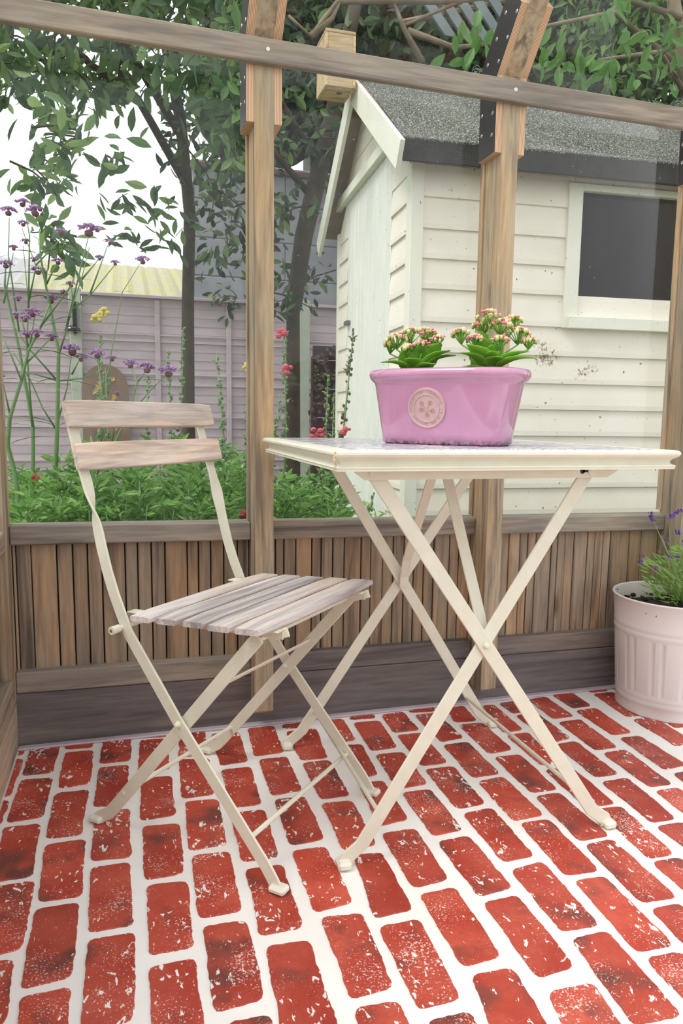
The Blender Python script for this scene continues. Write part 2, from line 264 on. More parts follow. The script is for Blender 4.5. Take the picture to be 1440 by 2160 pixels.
SPIKES=[[[0.477,2.35,0.435],[0.488,2.35,1.045],[[0.472,2.32,1.033,'p'],[0.489,2.32,0.927,'p']]],[[0.593,2.3,0.439],[0.62,2.3,0.912],[[0.567,2.27,0.725,'p'],[0.589,2.27,0.722,'p']]],[[0.657,2.3,0.437],[0.703,2.3,1.061],[[0.673,2.27,0.733,'p']]],[[0.325,2.4,0.432],[0.277,2.4,0.979],[]],[[0.199,2.9,0.402],[0.211,2.9,1.104],[]],[[0.154,2.9,0.403],[0.153,2.9,1.021],[]],[[0.079,2.9,0.405],[0.079,2.9,0.927],[]],[[-0.09,3.0,0.433],[-0.09,3.0,1.087],[[-0.088,2.97,1.14,'y'],[-0.105,2.97,1.127,'y'],[-0.075,2.97,1.155,'y']]],[[0.388,2.5,0.416],[0.401,2.5,0.9],[[0.388,2.47,0.942,'y']]],[[-0.069,2.4,0.458],[-0.061,2.4,0.92],[]],[[0.691,2.25,0.443],[0.767,2.25,0.538],[]],[[-0.182,2.5,0.439],[-0.201,2.5,0.524],[[-0.205,2.47,0.538,'p']]],[[-0.282,2.5,0.442],[-0.283,2.5,0.556],[[-0.281,2.47,0.569,'r']]],[[0.315,2.1,0.468],[0.321,2.1,0.483],[[0.318,2.07,0.492,'r']]],[[0.578,2.35,0.432],[0.569,2.35,0.614],[]],[[0.716,2.6,0.402],[0.723,2.6,0.863],[]],[[0.426,2.35,0.436],[0.473,2.35,0.851],[]]]
SHOOTS=[[-0.275,2.372,0.6],[-0.193,2.413,0.641],[-0.344,2.519,0.606],[-0.302,2.598,0.568],[-0.137,2.338,0.563],[-0.303,2.417,0.525],[-0.22,2.471,0.547],[-0.329,2.479,0.56],[-0.235,2.115,0.556],[-0.232,2.459,0.517],[-0.179,2.561,0.581],[-0.145,2.322,0.522],[-0.115,2.149,0.647],[-0.305,2.583,0.574],[-0.177,2.251,0.59],[-0.233,2.276,0.578],[-0.213,2.552,0.537],[-0.127,2.528,0.49],[-0.164,2.182,0.549],[-0.117,2.552,0.554],[-0.157,2.206,0.55],[-0.186,2.243,0.651],[0.38,2.99,0.656],[0.282,2.44,0.667],[0.027,2.78,0.501],[-0.1,2.634,0.678],[0.231,2.364,0.538],[0.39,2.53,0.495],[0.029,2.123,0.61],[-0.092,2.237,0.634],[0.167,2.198,0.696],[0.304,2.348,0.524],[0.328,2.409,0.611],[0.15,2.662,0.567],[0.169,2.639,0.499],[0.132,2.46,0.56],[-0.004,2.336,0.527],[0.147,2.571,0.688],[0.093,2.601,0.685],[0.204,2.651,0.675],[0.196,2.493,0.564],[0.06,2.722,0.534],[-0.092,2.107,0.601],[0.344,2.289,0.62],[0.169,2.354,0.633],[0.034,2.401,0.589],[0.027,2.408,0.556],[-0.111,2.591,0.548],[0.03,2.261,0.565],[-0.001,2.228,0.63],[0.202,2.147,0.652],[0.053,2.842,0.587],[0.281,2.211,0.646],[0.242,2.891,0.58],[-0.007,2.165,0.619],[-0.03,2.816,0.505],[-0.028,2.315,0.56],[0.231,2.816,0.608],[-0.053,2.327,0.561],[0.014,2.379,0.623],[0.086,2.439,0.525],[-0.037,2.054,0.564],[0.396,2.988,0.576],[0.433,2.931,0.628],[0.295,2.845,0.536],[0.131,2.325,0.639],[0.46,2.094,0.562],[0.58,2.577,0.568],[0.713,2.501,0.483],[0.749,2.635,0.505],[0.505,2.534,0.559],[0.562,2.481,0.528],[0.632,2.66,0.5],[0.51,2.214,0.525],[0.623,2.558,0.537],[0.52,2.397,0.509],[0.55,2.565,0.479],[0.711,2.585,0.57],[0.673,2.611,0.564],[0.498,2.225,0.554],[0.562,2.357,0.516],[0.414,2.086,0.602],[0.44,2.095,0.53],[0.59,2.106,0.566],[-0.114,2.031,0.543],[0.088,2.059,0.536],[-0.186,2.033,0.555],[0.031,2.072,0.534],[-0.249,2.018,0.547],[0.062,2.078,0.533],[0.188,2.062,0.53],[-0.081,2.05,0.525],[-0.052,2.069,0.533],[-0.158,2.054,0.526],[-0.257,2.042,0.542],[0.243,2.094,0.528],[0.254,2.079,0.535],[-0.025,2.012,0.523]]
CLUSTERS={'left': [[-0.971,4.93,3.648],[-0.817,4.633,3.505],[-0.644,3.906,3.096],[-0.569,3.958,3.13],[-0.333,4.058,3.234],[-0.228,4.987,3.845],[-0.106,4.938,3.846],[-0.071,4.565,3.605],[0.172,3.979,3.276],[0.293,4.976,3.949],[0.513,4.88,3.927],[-0.869,4.55,3.411],[-0.787,4.872,3.598],[-0.755,4.883,3.589],[-0.566,4.529,3.424],[-0.427,4.094,3.16],[-0.469,5.092,3.764],[-0.304,4.835,3.665],[-0.194,4.159,3.287],[-0.072,4.202,3.333],[0.031,4.285,3.356],[0.154,5.01,3.861],[0.217,4.183,3.38],[0.285,4.398,3.508],[0.395,4.319,3.49],[0.661,5.189,4.091],[0.659,4.508,3.637],[0.824,4.624,3.72],[-0.848,4.854,3.49],[-0.64,4.199,3.137],[-0.687,4.778,3.45],[-0.465,4.215,3.151],[-0.422,4.143,3.159],[-0.362,5.07,3.668],[-0.247,4.307,3.244],[-0.129,4.012,3.103],[-0.066,4.279,3.263],[0.059,4.778,3.598],[0.13,4.467,3.447],[0.286,4.661,3.601],[0.434,4.608,3.582],[0.487,4.765,3.695],[0.642,5.081,3.855],[0.661,4.386,3.45],[-0.804,4.284,3.06],[-0.834,4.948,3.438],[-0.796,5.15,3.551],[-0.512,4.047,2.993],[-0.522,4.833,3.454],[-0.345,4.137,3.071],[-0.256,4.133,3.08],[-0.144,4.06,3.058],[-0.051,4.331,3.266],[0.032,4.621,3.412],[0.124,4.306,3.26],[0.21,4.831,3.608],[0.379,4.862,3.615],[0.416,4.398,3.38],[0.588,4.556,3.52],[0.616,4.36,3.354],[0.773,4.604,3.55],[-0.993,5.001,3.376],[-0.76,4.029,2.884],[-0.816,4.846,3.286],[-0.648,4.442,3.138],[-0.563,4.873,3.341],[-0.425,4.418,3.167],[-0.378,4.639,3.268],[-0.291,4.916,3.459],[-0.204,5.059,3.505],[-0.003,4.618,3.333],[0.08,5.17,3.63],[0.205,5.018,3.598],[0.294,4.845,3.491],[0.358,4.761,3.442],[0.49,4.499,3.342],[0.504,3.948,3.041],[0.711,4.478,3.358],[-0.977,5.06,3.268],[-0.845,4.71,3.12],[-0.671,4.203,2.913],[-0.706,5.109,3.375],[-0.542,4.803,3.213],[-0.442,4.681,3.167],[-0.284,4.862,3.3],[-0.238,5.111,3.431],[-0.07,4.884,3.371],[0.007,3.955,2.912],[0.072,4.109,2.999],[0.224,4.599,3.247],[0.305,4.296,3.104],[0.425,4.422,3.182],[0.556,4.836,3.41],[0.658,4.588,3.341],[0.676,3.904,2.989],[-0.79,4.154,2.784],[-0.744,4.425,2.952],[-0.597,4.043,2.788],[-0.504,3.978,2.738],[-0.477,4.43,2.977],[-0.326,4.424,3.029],[-0.293,5.155,3.417],[-0.17,4.517,3.1],[-0.07,4.35,2.989],[0.031,4.846,3.308],[0.145,4.505,3.09],[0.29,4.225,3.008],[0.376,4.718,3.232],[0.506,4.787,3.351],[0.558,3.905,2.865],[0.615,4.121,3.023],[-0.964,4.751,3.008],[-0.868,5.166,3.219],[-0.787,5.093,3.142],[-0.536,4.296,2.849],[-0.44,4.014,2.66],[-0.377,4.049,2.693],[-0.33,4.784,3.102],[-0.179,4.862,3.178],[-0.083,4.619,3.018],[0.04,4.439,2.987],[0.087,4.525,3.003],[0.212,4.837,3.228],[0.326,4.403,2.986],[0.464,4.824,3.263],[0.545,4.886,3.278],[0.629,4.208,2.986],[0.899,5.042,3.394],[-1.017,5.066,3.031],[-0.798,4.381,2.748],[-0.887,5.142,3.091],[-0.61,4.043,2.599],[-0.548,4.213,2.683],[-0.514,4.738,2.976],[-0.324,4.199,2.756],[-0.222,4.631,2.963],[-0.167,4.686,2.951],[-0.024,4.145,2.737],[0.032,4.973,3.179],[0.147,5.156,3.289],[0.215,4.011,2.684],[0.414,4.978,3.227],[0.541,4.89,3.165],[0.659,4.684,3.112],[0.785,4.986,3.297],[-0.818,4.168,2.532],[-0.853,4.846,2.86],[-0.737,4.53,2.743],[-0.688,4.856,2.881],[-0.535,4.688,2.819],[-0.497,5.194,3.081],[-0.286,4.009,2.564],[-0.26,5.11,3.094],[-0.099,5.183,3.085],[0.009,4.596,2.833],[0.111,5.074,3.059],[0.274,4.905,3.049],[0.354,5.096,3.099],[0.379,4.14,2.682],[0.482,4.283,2.777],[0.577,3.953,2.649],[0.786,4.462,2.94],[-0.742,4.034,2.444],[-0.682,4.001,2.429],[-0.731,4.811,2.746],[-0.586,5.039,2.845],[-0.45,4.306,2.614],[-0.373,4.605,2.727],[-0.259,4.271,2.573],[-0.178,4.949,2.871],[-0.078,4.949,2.942],[0.01,4.59,2.807],[0.142,3.965,2.547],[0.239,4.505,2.749],[0.479,5.173,3.067],[0.387,3.917,2.559],[0.522,3.967,2.588],[0.686,4.305,2.78],[-0.906,4.444,2.479],[-0.812,4.458,2.555],[-0.79,5.086,2.768],[-0.531,4.076,2.418],[-0.501,4.561,2.581],[-0.368,4.263,2.495],[-0.357,4.736,2.737],[-0.181,4.508,2.592],[-0.106,4.958,2.784],[0.005,4.574,2.685],[0.079,4.789,2.804],[0.248,4.431,2.647],[0.336,4.944,2.879],[0.387,4.102,2.498],[0.517,4.435,2.687],[0.78,5.111,2.972],[0.806,4.647,2.857],[-0.896,4.264,2.35],[-0.754,4.033,2.247],[-0.758,4.569,2.497],[-0.628,5.097,2.74],[-0.545,4.977,2.686],[-0.435,5.135,2.773],[-0.225,4.41,2.507],[-0.169,4.225,2.455],[-0.017,4.199,2.468],[0.022,4.584,2.628],[0.376,5.149,2.882],[0.448,4.528,2.645],[0.507,3.961,2.405],[0.624,4.088,2.438],[-0.365,4.595,2.419],[0.535,5.174,2.736],[0.59,5.136,2.791],[0.624,4.307,2.454],[0.785,4.873,2.717],[-0.309,4.118,2.179],[-0.256,3.969,2.179],[0.442,4.09,2.287],[0.613,4.558,2.484],[0.679,4.366,2.423],[-0.359,5.157,2.485],[0.657,4.613,2.421],[0.9,5.028,2.568],[-0.296,4.268,2.103],[0.581,4.147,2.16],[-0.387,5.173,2.299],[-0.424,4.115,1.948],[-0.367,4.196,1.938],[-0.331,4.071,1.663],[-0.344,4.041,1.598],[-0.325,4.062,1.619],[-0.05,4.042,2.029]],'mid': [[0.57,5.519,2.878],[0.818,5.229,2.776],[1.644,6.291,3.321],[1.58,5.705,3.113],[0.364,5.309,2.719],[0.518,5.333,2.709],[0.635,5.235,2.692],[0.648,4.627,2.447],[0.831,5.36,2.727],[1.114,6.058,2.986],[1.274,5.955,2.958],[1.029,4.223,2.394],[1.324,4.936,2.639],[1.372,4.725,2.587],[0.293,5.01,2.464],[0.345,4.871,2.425],[0.535,5.028,2.533],[0.651,5.41,2.651],[0.745,5.213,2.63],[0.771,4.551,2.37],[1.181,6.139,2.937],[1.175,5.034,2.573],[1.179,4.86,2.538],[1.777,6.191,3.069],[0.442,5.273,2.462],[0.678,6.269,2.836],[0.877,6.096,2.744],[0.895,5.776,2.65],[1.139,6.246,2.849],[0.953,4.547,2.273],[1.277,5.269,2.577],[1.512,5.764,2.692],[0.444,4.298,2.087],[0.554,4.644,2.178],[0.964,6.202,2.685],[0.908,4.982,2.303],[1.103,5.766,2.566],[1.064,4.533,2.234],[1.368,5.218,2.414],[0.51,4.215,2.004],[0.651,5.021,2.181],[0.887,5.483,2.304],[0.77,4.204,1.98],[0.952,4.559,2.092],[1.122,4.888,2.213],[1.62,5.885,2.579],[0.622,5.073,2.141],[0.768,5.403,2.231],[0.847,4.809,2.059],[0.938,4.912,2.147],[1.047,4.757,2.066],[1.442,5.591,2.307],[0.669,5.51,2.108],[0.86,6.299,2.361],[0.983,6.299,2.342],[0.939,5.207,2.068],[1.056,5.07,2.004],[0.966,4.21,1.84],[1.65,6.102,2.29],[0.502,4.292,1.693],[0.697,4.375,1.79],[1.048,5.815,2.093],[0.879,4.374,1.766],[1.432,6.221,2.21],[1.362,5.62,2.126],[0.516,4.742,1.708],[0.678,4.951,1.805],[1.028,6.209,2.019],[0.92,4.907,1.818],[1.11,5.428,1.931],[1.109,4.581,1.764],[1.354,5.253,1.92],[0.52,4.964,1.646],[0.603,4.661,1.643],[0.79,5.472,1.807],[0.787,4.418,1.573],[1.031,4.995,1.71],[1.048,4.62,1.65],[1.432,5.702,1.838],[0.492,6.089,1.703],[0.649,6.189,1.748],[0.812,6.103,1.714],[0.75,4.653,1.564],[0.947,4.863,1.583],[1.007,4.733,1.519]],'midsparse': [[-0.073,4.7,1.997],[0.075,4.7,2.024],[0.114,4.7,1.987],[0.197,4.7,2.035],[-0.064,4.7,1.838],[0.016,4.7,1.817],[0.083,4.7,1.795],[0.167,4.7,1.883],[0.235,4.7,1.834],[0.279,4.7,2.001],[0.303,4.7,1.784],[0.362,4.7,1.926]],'top': [[1.975,5.837,4.977],[2.643,6.405,5.427],[3.307,6.648,5.711],[2.987,5.386,4.888],[3.577,5.521,5.044],[4.963,6.149,5.77],[1.125,5.471,4.465],[1.272,5.707,4.671],[1.486,5.735,4.694],[1.832,6.446,5.2],[1.911,5.972,4.88],[2.255,6.556,5.399],[2.329,6.025,5.047],[2.486,5.779,4.923],[2.739,6.072,5.209],[2.9,5.923,5.079],[2.887,5.498,4.78],[3.791,6.586,5.731],[3.312,5.617,4.927],[4.08,6.542,5.693],[4.642,6.768,5.889],[3.756,5.371,4.915],[4.866,6.391,5.766],[5.055,6.283,5.649],[4.517,5.329,5.015],[4.747,5.337,5.128],[5.827,6.26,5.9],[1.306,6.017,4.744],[1.604,6.328,4.968],[1.801,6.426,5.008],[1.712,5.507,4.51],[1.883,5.547,4.448],[2.447,6.555,5.281],[2.529,6.271,5.066],[2.781,6.48,5.209],[2.696,5.575,4.706],[2.95,5.901,4.868],[3.424,6.318,5.264],[3.702,6.426,5.411],[3.335,5.318,4.669],[4.125,6.151,5.264],[4.085,5.889,5.065],[4.181,5.762,5.13],[5.229,6.715,5.874],[5.141,6.256,5.562],[5.167,5.992,5.382],[5.891,6.53,5.865],[1.075,5.677,4.263],[1.41,5.976,4.591],[1.421,5.524,4.246],[1.732,6.098,4.715],[1.778,5.485,4.376],[2.061,5.928,4.564],[2.442,6.255,4.917],[2.244,5.202,4.214],[2.401,5.271,4.305],[2.837,5.669,4.641],[3.189,5.994,4.859],[3.308,5.749,4.747],[3.405,5.782,4.779],[3.338,5.211,4.46],[3.549,5.35,4.605],[4.069,5.582,4.779],[4.053,5.299,4.604],[5.479,6.796,5.806],[4.634,5.599,4.935],[5.489,6.127,5.319],[5.776,6.323,5.549],[1.393,6.318,4.519],[1.385,5.627,4.13],[1.48,5.489,4.175],[2.009,6.391,4.788],[2.161,6.415,4.715],[1.99,5.268,4.053],[2.354,5.887,4.525],[2.846,6.384,4.817],[2.817,5.77,4.496],[3.329,6.504,4.988],[3.362,6.183,4.873],[3.001,5.2,4.186],[3.455,5.512,4.493],[4.467,6.739,5.364],[4.696,6.594,5.304],[4.902,6.524,5.37],[5.083,6.415,5.205],[5.104,6.245,5.241],[5.23,6.119,5.104],[5.219,5.685,4.921],[1.2,5.805,4.097],[1.428,6.229,4.394],[1.756,6.768,4.764],[1.699,5.645,4.083],[2.056,6.516,4.612],[2.289,6.353,4.64],[2.4,6.142,4.522],[2.709,6.403,4.674],[2.888,6.114,4.628],[3.11,6.127,4.593],[3.496,6.468,4.939],[3.255,5.697,4.397],[3.673,6.041,4.721],[4.129,6.487,4.914],[3.964,5.816,4.556],[4.744,6.573,5.191],[4.114,5.333,4.322],[4.962,6.104,4.995],[4.957,5.875,4.861],[5.144,5.703,4.714],[6.254,6.635,5.45],[1.255,5.605,3.936],[1.519,6.071,4.219],[1.638,5.757,4.012],[1.927,6.127,4.216],[2.011,5.852,4.158],[2.016,5.203,3.741],[2.584,6.469,4.588],[2.788,6.425,4.607],[2.78,5.929,4.231],[2.908,5.532,4.072],[3.104,5.556,4.17],[3.502,6.098,4.474],[3.42,5.515,4.144],[3.813,5.761,4.441],[3.9,5.446,4.232],[4.153,5.644,4.355],[5.251,6.59,5.12],[4.796,5.767,4.496],[5.296,6.203,4.905],[5.776,6.452,5.125],[1.349,6.54,4.169],[1.449,6.316,4.073],[1.368,5.239,3.591],[1.669,5.937,4.008],[1.927,6.122,4.039],[2.027,5.562,3.793],[2.265,5.628,3.853],[2.755,6.624,4.436],[2.894,6.163,4.291],[2.85,5.87,4.164],[3.61,6.685,4.715],[3.107,5.579,3.958],[4.16,6.727,4.701],[3.661,5.667,4.125],[4.602,6.614,4.834],[4.882,6.706,4.933],[4.265,5.614,4.284],[5.017,6.336,4.732],[5.698,6.566,4.893],[5.267,5.815,4.444],[5.639,6.075,4.721],[1.264,6.074,3.818],[1.386,5.61,3.673],[1.761,6.274,4.039],[2.161,6.739,4.294],[2.084,6.042,3.873],[2.107,5.512,3.667],[2.437,5.942,3.931],[2.908,6.472,4.199],[3.091,6.325,4.276],[2.709,5.204,3.58],[3.153,5.796,3.913],[3.485,5.837,4.037],[4.25,6.776,4.597],[3.807,5.686,3.985],[4.567,6.389,4.456],[5.128,6.747,4.799],[4.712,5.943,4.322],[5.347,6.54,4.707],[4.822,5.46,4.02],[5.421,5.993,4.434],[1.29,6.38,3.849],[1.488,6.46,3.915],[1.371,5.5,3.426],[1.692,6.032,3.724],[2.196,6.687,4.106],[1.908,5.208,3.426],[2.178,5.368,3.505],[2.297,5.483,3.535],[2.65,5.764,3.713],[3.261,6.469,4.07],[3.075,5.695,3.751],[3.547,6.139,4.012],[3.38,5.527,3.702],[3.458,5.257,3.563],[3.64,5.332,3.62],[3.934,5.311,3.709],[5.08,6.559,4.527],[5.358,6.636,4.442],[4.59,5.444,3.887],[4.827,5.318,3.909],[5.211,5.595,3.975],[1.437,6.715,3.836],[1.581,6.579,3.789],[1.764,6.538,3.842],[2.014,5.733,3.502],[2.162,5.908,3.527],[2.261,5.561,3.49],[2.78,6.087,3.795],[2.917,6.004,3.72],[3.357,6.514,4.049],[3.182,5.603,3.58],[3.317,5.473,3.595],[3.895,6.116,3.852],[3.598,5.45,3.514],[4.577,6.468,4.064],[4.99,6.563,4.317],[5.106,6.463,4.3],[5.042,5.927,4.053],[5.083,5.685,3.909],[6.352,6.797,4.539],[1.473,6.299,3.537],[1.604,6.106,3.435],[1.918,6.66,3.742],[3.161,6.66,3.893],[2.859,5.406,3.322],[3.272,5.784,3.516],[3.506,5.697,3.556],[3.458,5.329,3.306],[4.23,6.115,3.719],[3.908,5.373,3.367],[4.502,5.903,3.802],[4.695,5.657,3.686],[4.552,5.228,3.523],[5.501,6.044,3.981],[6.154,6.562,4.186],[3.479,5.54,3.315],[4.283,5.955,3.556],[3.987,5.237,3.215],[4.661,5.747,3.522],[4.948,5.761,3.515],[5.131,5.904,3.643],[5.665,6.123,3.849]],'topnear': [[3.275,4.056,3.652],[2.375,3.943,3.41],[2.667,4.178,3.521],[2.577,3.79,3.3],[2.638,3.637,3.223],[2.878,3.728,3.328],[3.108,3.845,3.397],[3.375,3.965,3.569],[2.43,3.953,3.289],[2.674,4.013,3.376],[2.985,4.257,3.453],[2.837,3.842,3.246],[3.318,4.236,3.508],[3.659,4.285,3.619],[3.621,4.057,3.489],[2.344,3.813,3.019],[2.546,4.013,3.183],[2.864,4.194,3.287],[3.017,4.087,3.296],[2.826,3.689,3.039],[3.178,3.794,3.166],[3.367,3.925,3.263],[2.491,3.908,3.017],[2.645,3.911,3.023],[2.55,3.622,2.886],[2.756,3.684,2.909],[3.041,3.862,3.032],[3.487,4.103,3.242],[3.204,3.6,2.943],[2.69,4.125,3.039],[2.629,3.825,2.862],[2.801,3.741,2.831],[2.983,3.766,2.849],[3.494,4.274,3.145],[3.664,4.251,3.179],[2.875,4.09,2.883],[2.757,3.663,2.752],[3.295,4.121,2.91],[3.214,3.693,2.752],[3.775,4.196,3.011],[2.612,3.609,2.567],[2.953,3.793,2.654],[3.169,3.851,2.762],[3.759,4.26,2.942],[3.154,4.04,2.679],[3.086,3.811,2.538],[3.496,4.107,2.756],[3.488,3.849,2.669]]}
LAV=[(1.277, 1.55, 0.526, 0.03, 0), (1.279, 1.5, 0.541, 0.045, 1), (1.318, 1.5, 0.556, 0.03, 1), (1.321, 1.55, 0.476, 0.008, 0), (1.208, 1.5, 0.435, 0.012, 0), (1.213, 1.5, 0.449, 0.006, 0), (1.255, 1.5, 0.417, 0.006, 0), (1.334, 1.55, 0.432, 0.008, 0), (1.311, 1.5, 0.499, 0.02, 0), (1.401, 1.6, 0.42, 0.008, 0), (1.346, 1.6, 0.479, 0.004, 0), (1.335, 1.5, 0.472, 0.02, 0), (1.41, 1.55, 0.535, 0.03, 0), (1.504, 1.6, 0.5, 0.03, 0)]
NEARLEAF=[[2.208, 3.2, 2.448], [2.176, 3.2, 2.413], [2.1, 3.2, 2.413], [1.87, 3.2, 2.493], [1.908, 3.2, 2.478], [1.996, 3.2, 2.46], [2.022, 3.2, 2.443], [2.146, 3.2, 2.481], [2.448, 3.2, 2.649], [2.469, 3.2, 2.558], [2.529, 3.2, 2.64], [2.184, 3.2, 2.681], [2.234, 3.2, 2.699], [1.606, 3.2, 2.504], [2.321, 3.2, 2.568], [2.385, 3.2, 2.43], [2.567, 3.2, 2.519], [2.497, 3.2, 2.371], [1.402, 3.2, 2.445], [1.517, 3.2, 2.412], [1.536, 3.2, 2.532]]
# ---------------------------------------------------------------- materials
GREY, DARKW, WARM = srgb(128, 115, 104), srgb(78, 68, 62), srgb(168, 128, 96)
W_post = wood('post_wood', srgb(176, 162, 138), srgb(112, 104, 94), srgb(196, 164, 124), 2, .6)
W_rail = wood('rail_wood', srgb(150, 142, 132), srgb(118, 110, 104), srgb(170, 156, 138), 0, .35)
W_base = wood('baseboard_wood', srgb(122, 115, 114), srgb(98, 92, 92), srgb(144, 126, 112), 0, .15)
W_plank = wood('plank_wood', srgb(154, 140, 122), srgb(104, 92, 80), srgb(184, 150, 114), 2, .55)
W_side = wood('side_wood', srgb(176, 162, 146), srgb(134, 120, 108), srgb(194, 168, 138), 1, .5)
W_slat = wood('bleached_wood', srgb(216, 203, 192), srgb(164, 156, 156), srgb(220, 194, 170), 0, .55, .7, 1.3, False)
W_seat = wood('bleached_seat_wood', srgb(208, 202, 200), srgb(152, 148, 152), srgb(212, 194, 178), 0, .35, .6, 1.3, False)
W_dark = plain('gap_dark', srgb(40, 30, 24), .9)
def ply():
    t = NT('plywood_edge'); s = t.coord((1, 0, 0), 0); wv = t.new('TexWave', wave_type='BANDS', bands_direction='X'); t.link(t.coord(), wv.inputs[0])
    wv.inputs['Scale'].default_value = 95; wv.inputs['Distortion'].default_value = .6; wv.inputs['Detail Scale'].default_value = .4
    c = t.ramp(wv.outputs['Color'], (.2, srgb(172, 124, 92)[:3]), (.6, srgb(236, 204, 170)[:3])); t.bsdf(c, .7); return t.m
M_ply = ply()
M_film = plain('phenolic_film', srgb(38, 26, 30), .35, var=.08)
M_steel = plain('zinc_steel', srgb(200, 198, 196), .3, 1)
M_black = plain('black_metal', srgb(24, 24, 28), .4)
def cream():
    t = NT('cream_paint'); n = t.noise(t.coord(rand=3), 30, 3)
    t.bsdf(t.ramp(n, (.3, srgb(220, 217, 198)[:3]), (.7, srgb(227, 225, 206)[:3])), .38, bump=t.noise(t.coord(rand=3), 400, 2), bstr=.06, bdist=.0005); return t.m
M_cream = cream()
M_cap = plain('cream_plastic', srgb(226, 222, 206), .45)
def paint_white(name, c, c2, sp=60, stains=()):
    t = NT(name); v = t.coord(rand=4); n = t.noise(v, 5, 4); col = t.ramp(n, (.35, c[:3]), (.75, c2[:3]))
    vx = t.coord((.25, 1, 1), 4); g = t.noise(vx, 60, 3)
    st = t.noise(v, 9, 6, .75); col = t.mix(t.ramp(st, (.70, BW[0]), (.80, BW[1])), col, srgb(120, 96, 74))
    sk = t.noise(v, sp, 2); col = t.mix(t.ramp(sk, (.72, BW[0]), (.76, BW[1])), col, srgb(96, 84, 70))
    if stains:   # rusty splashes on the cladding, each with a place of its own
        ge = t.new('NewGeometry'); fl_ = t.noise(ge.outputs['Position'], 70, 5, .75)
        for (x_, y_, z_, r_) in stains:
            d_ = t.new('VectorMath', operation='DISTANCE'); t.link(ge.outputs['Position'], d_.inputs[0]); d_.inputs[1].default_value = (x_, y_, z_)
            a_ = t.math('SUBTRACT', fl_, t.math('MULTIPLY', d_.outputs['Value'], .22/r_)); col = t.mix(t.ramp(a_, (.44, BW[0]), (.52, BW[1])), col, srgb(128, 100, 74))
    t.bsdf(col, .6, bump=g, bstr=.25, bdist=.0015); return t.m
M_shed = paint_white('shed_paint', srgb(230, 224, 208), srgb(240, 235, 223), 60, ((1.65, 2.712, 1.03, .09), (1.63, 2.712, 1.06, .07), (1.815, 2.70, .975, .06), (1.868, 2.70, .99, .05), (1.50, 2.72, 1.045, .03), (1.22, 2.75, 1.66, .04)))
M_door = paint_white('shed_door_paint', srgb(220, 224, 214), srgb(232, 234, 226))
M_trim = paint_white('shed_trim_paint', srgb(226, 226, 210), srgb(234, 234, 222), 90)
def felt():
    t = NT('roof_felt'); v = t.coord(); n = t.noise(v, 3, 4, .6); s = t.noise(v, 170, 1)
    col = t.ramp(n, (.3, srgb(62, 66, 60)[:3]), (.7, srgb(88, 90, 82)[:3])); col = t.mix(t.ramp(s, (.55, BW[0]), (.66, BW[1])), col, srgb(176, 178, 170))
    t.bsdf(col, .95, bump=s, bstr=.5, bdist=.003, spec=.05); return t.m
M_felt = felt()
def floor_mat():
    t = NT('white_floor_paint'); v = t.coord(); n = t.noise(v, 4, 5, .6); c = t.ramp(n, (.3, srgb(232, 227, 220)[:3]), (.65, srgb(243, 241, 238)[:3]))
    sk = t.noise(v, 85, 3, .7); c = t.mix(t.ramp(sk, (.72, BW[0]), (.78, BW[1])), c, srgb(196, 186, 174))
    t.bsdf(c, .45, bump=t.noise(v, 60, 4), bstr=.2, bdist=.001); return t.m
M_floor = floor_mat()
def brick_mat():
    t = NT('red_brick_paint'); v = t.coord(rand=7); vo = t.coord()
    n = t.noise(v, 13, 3, .5); fine = t.noise(v, 120, 3, .7)
    c = t.mix(t.ramp(t.noise(v, 11, 3), (.35, BW[0]), (.7, BW[1])), srgb(172, 58, 40), srgb(198, 88, 68))
    c = t.mix(t.ramp(n, (.55, BW[0]), (.72, BW[1])), c, srgb(108, 60, 52))
    c = t.mix(t.math('MULTIPLY', t.ramp(fine, (.35, BW[1]), (.65, BW[0])), .25), c, srgb(130, 40, 32))
    # missed spots where the white ground shows through, denser in patches
    sp = t.noise(t.coord((1, .55, 1), 7), 95, 3, .62, .5); zone = t.noise(v, 9, 2)
    a = t.math('ADD', sp, t.math('MULTIPLY', zone, .30))
    c = t.mix(t.ramp(a, (.795, BW[0]), (.815, BW[1])), c, srgb(240, 236, 232))
    fs = t.noise(v, 330, 2, .6); b = t.math('ADD', fs, t.math('MULTIPLY', t.noise(v, 14, 2), .5))
    c = t.mix(t.ramp(b, (.915, BW[0]), (.945, BW[1])), c, srgb(226, 190, 180))
    oi = t.new('ObjectInfo'); c = t.mix(1, c, t.ramp(oi.outputs['Random'], (0, (.84, .80, .80)), (1, (1.1, 1.08, 1.06))), 'MULTIPLY')
    t.bsdf(c, .5, bump=fine, bstr=.25, bdist=.0012, coat=.12); return t.m
M_brick = brick_mat()
def leafmat(name, c1, c2, c3=None, tr=.35):
    t = NT(name); g = t.new('NewGeometry'); c = t.ramp(g.outputs['Random Per Island'], (0, c1[:3]), (.6, c2[:3]), (1, (c3 or c2)[:3]))
    t.bsdf(c, .5, transm=tr); return t.m
L_tree = leafmat('tree_leaves', srgb(70, 100, 68), srgb(108, 142, 96), srgb(150, 180, 112), .5)
L_dark = leafmat('dark_tree_leaves', srgb(38, 56, 42), srgb(62, 88, 58), srgb(110, 140, 82), .35)
L_near = leafmat('near_leaves', srgb(70, 110, 58), srgb(98, 142, 74), srgb(128, 168, 92), .4)
L_bed = leafmat('bed_leaves', srgb(84, 130, 62), srgb(124, 170, 88), srgb(160, 200, 116), .45)
L_stem = plain('green_stem', srgb(98, 134, 80), .5, var=.1)
L_spike = leafmat('seed_spikes', srgb(96, 132, 84), srgb(130, 164, 108), srgb(150, 182, 120), .3)
M_purple = leafmat('purple_petals', srgb(146, 98, 150), srgb(182, 138, 194), srgb(210, 174, 220), .35)
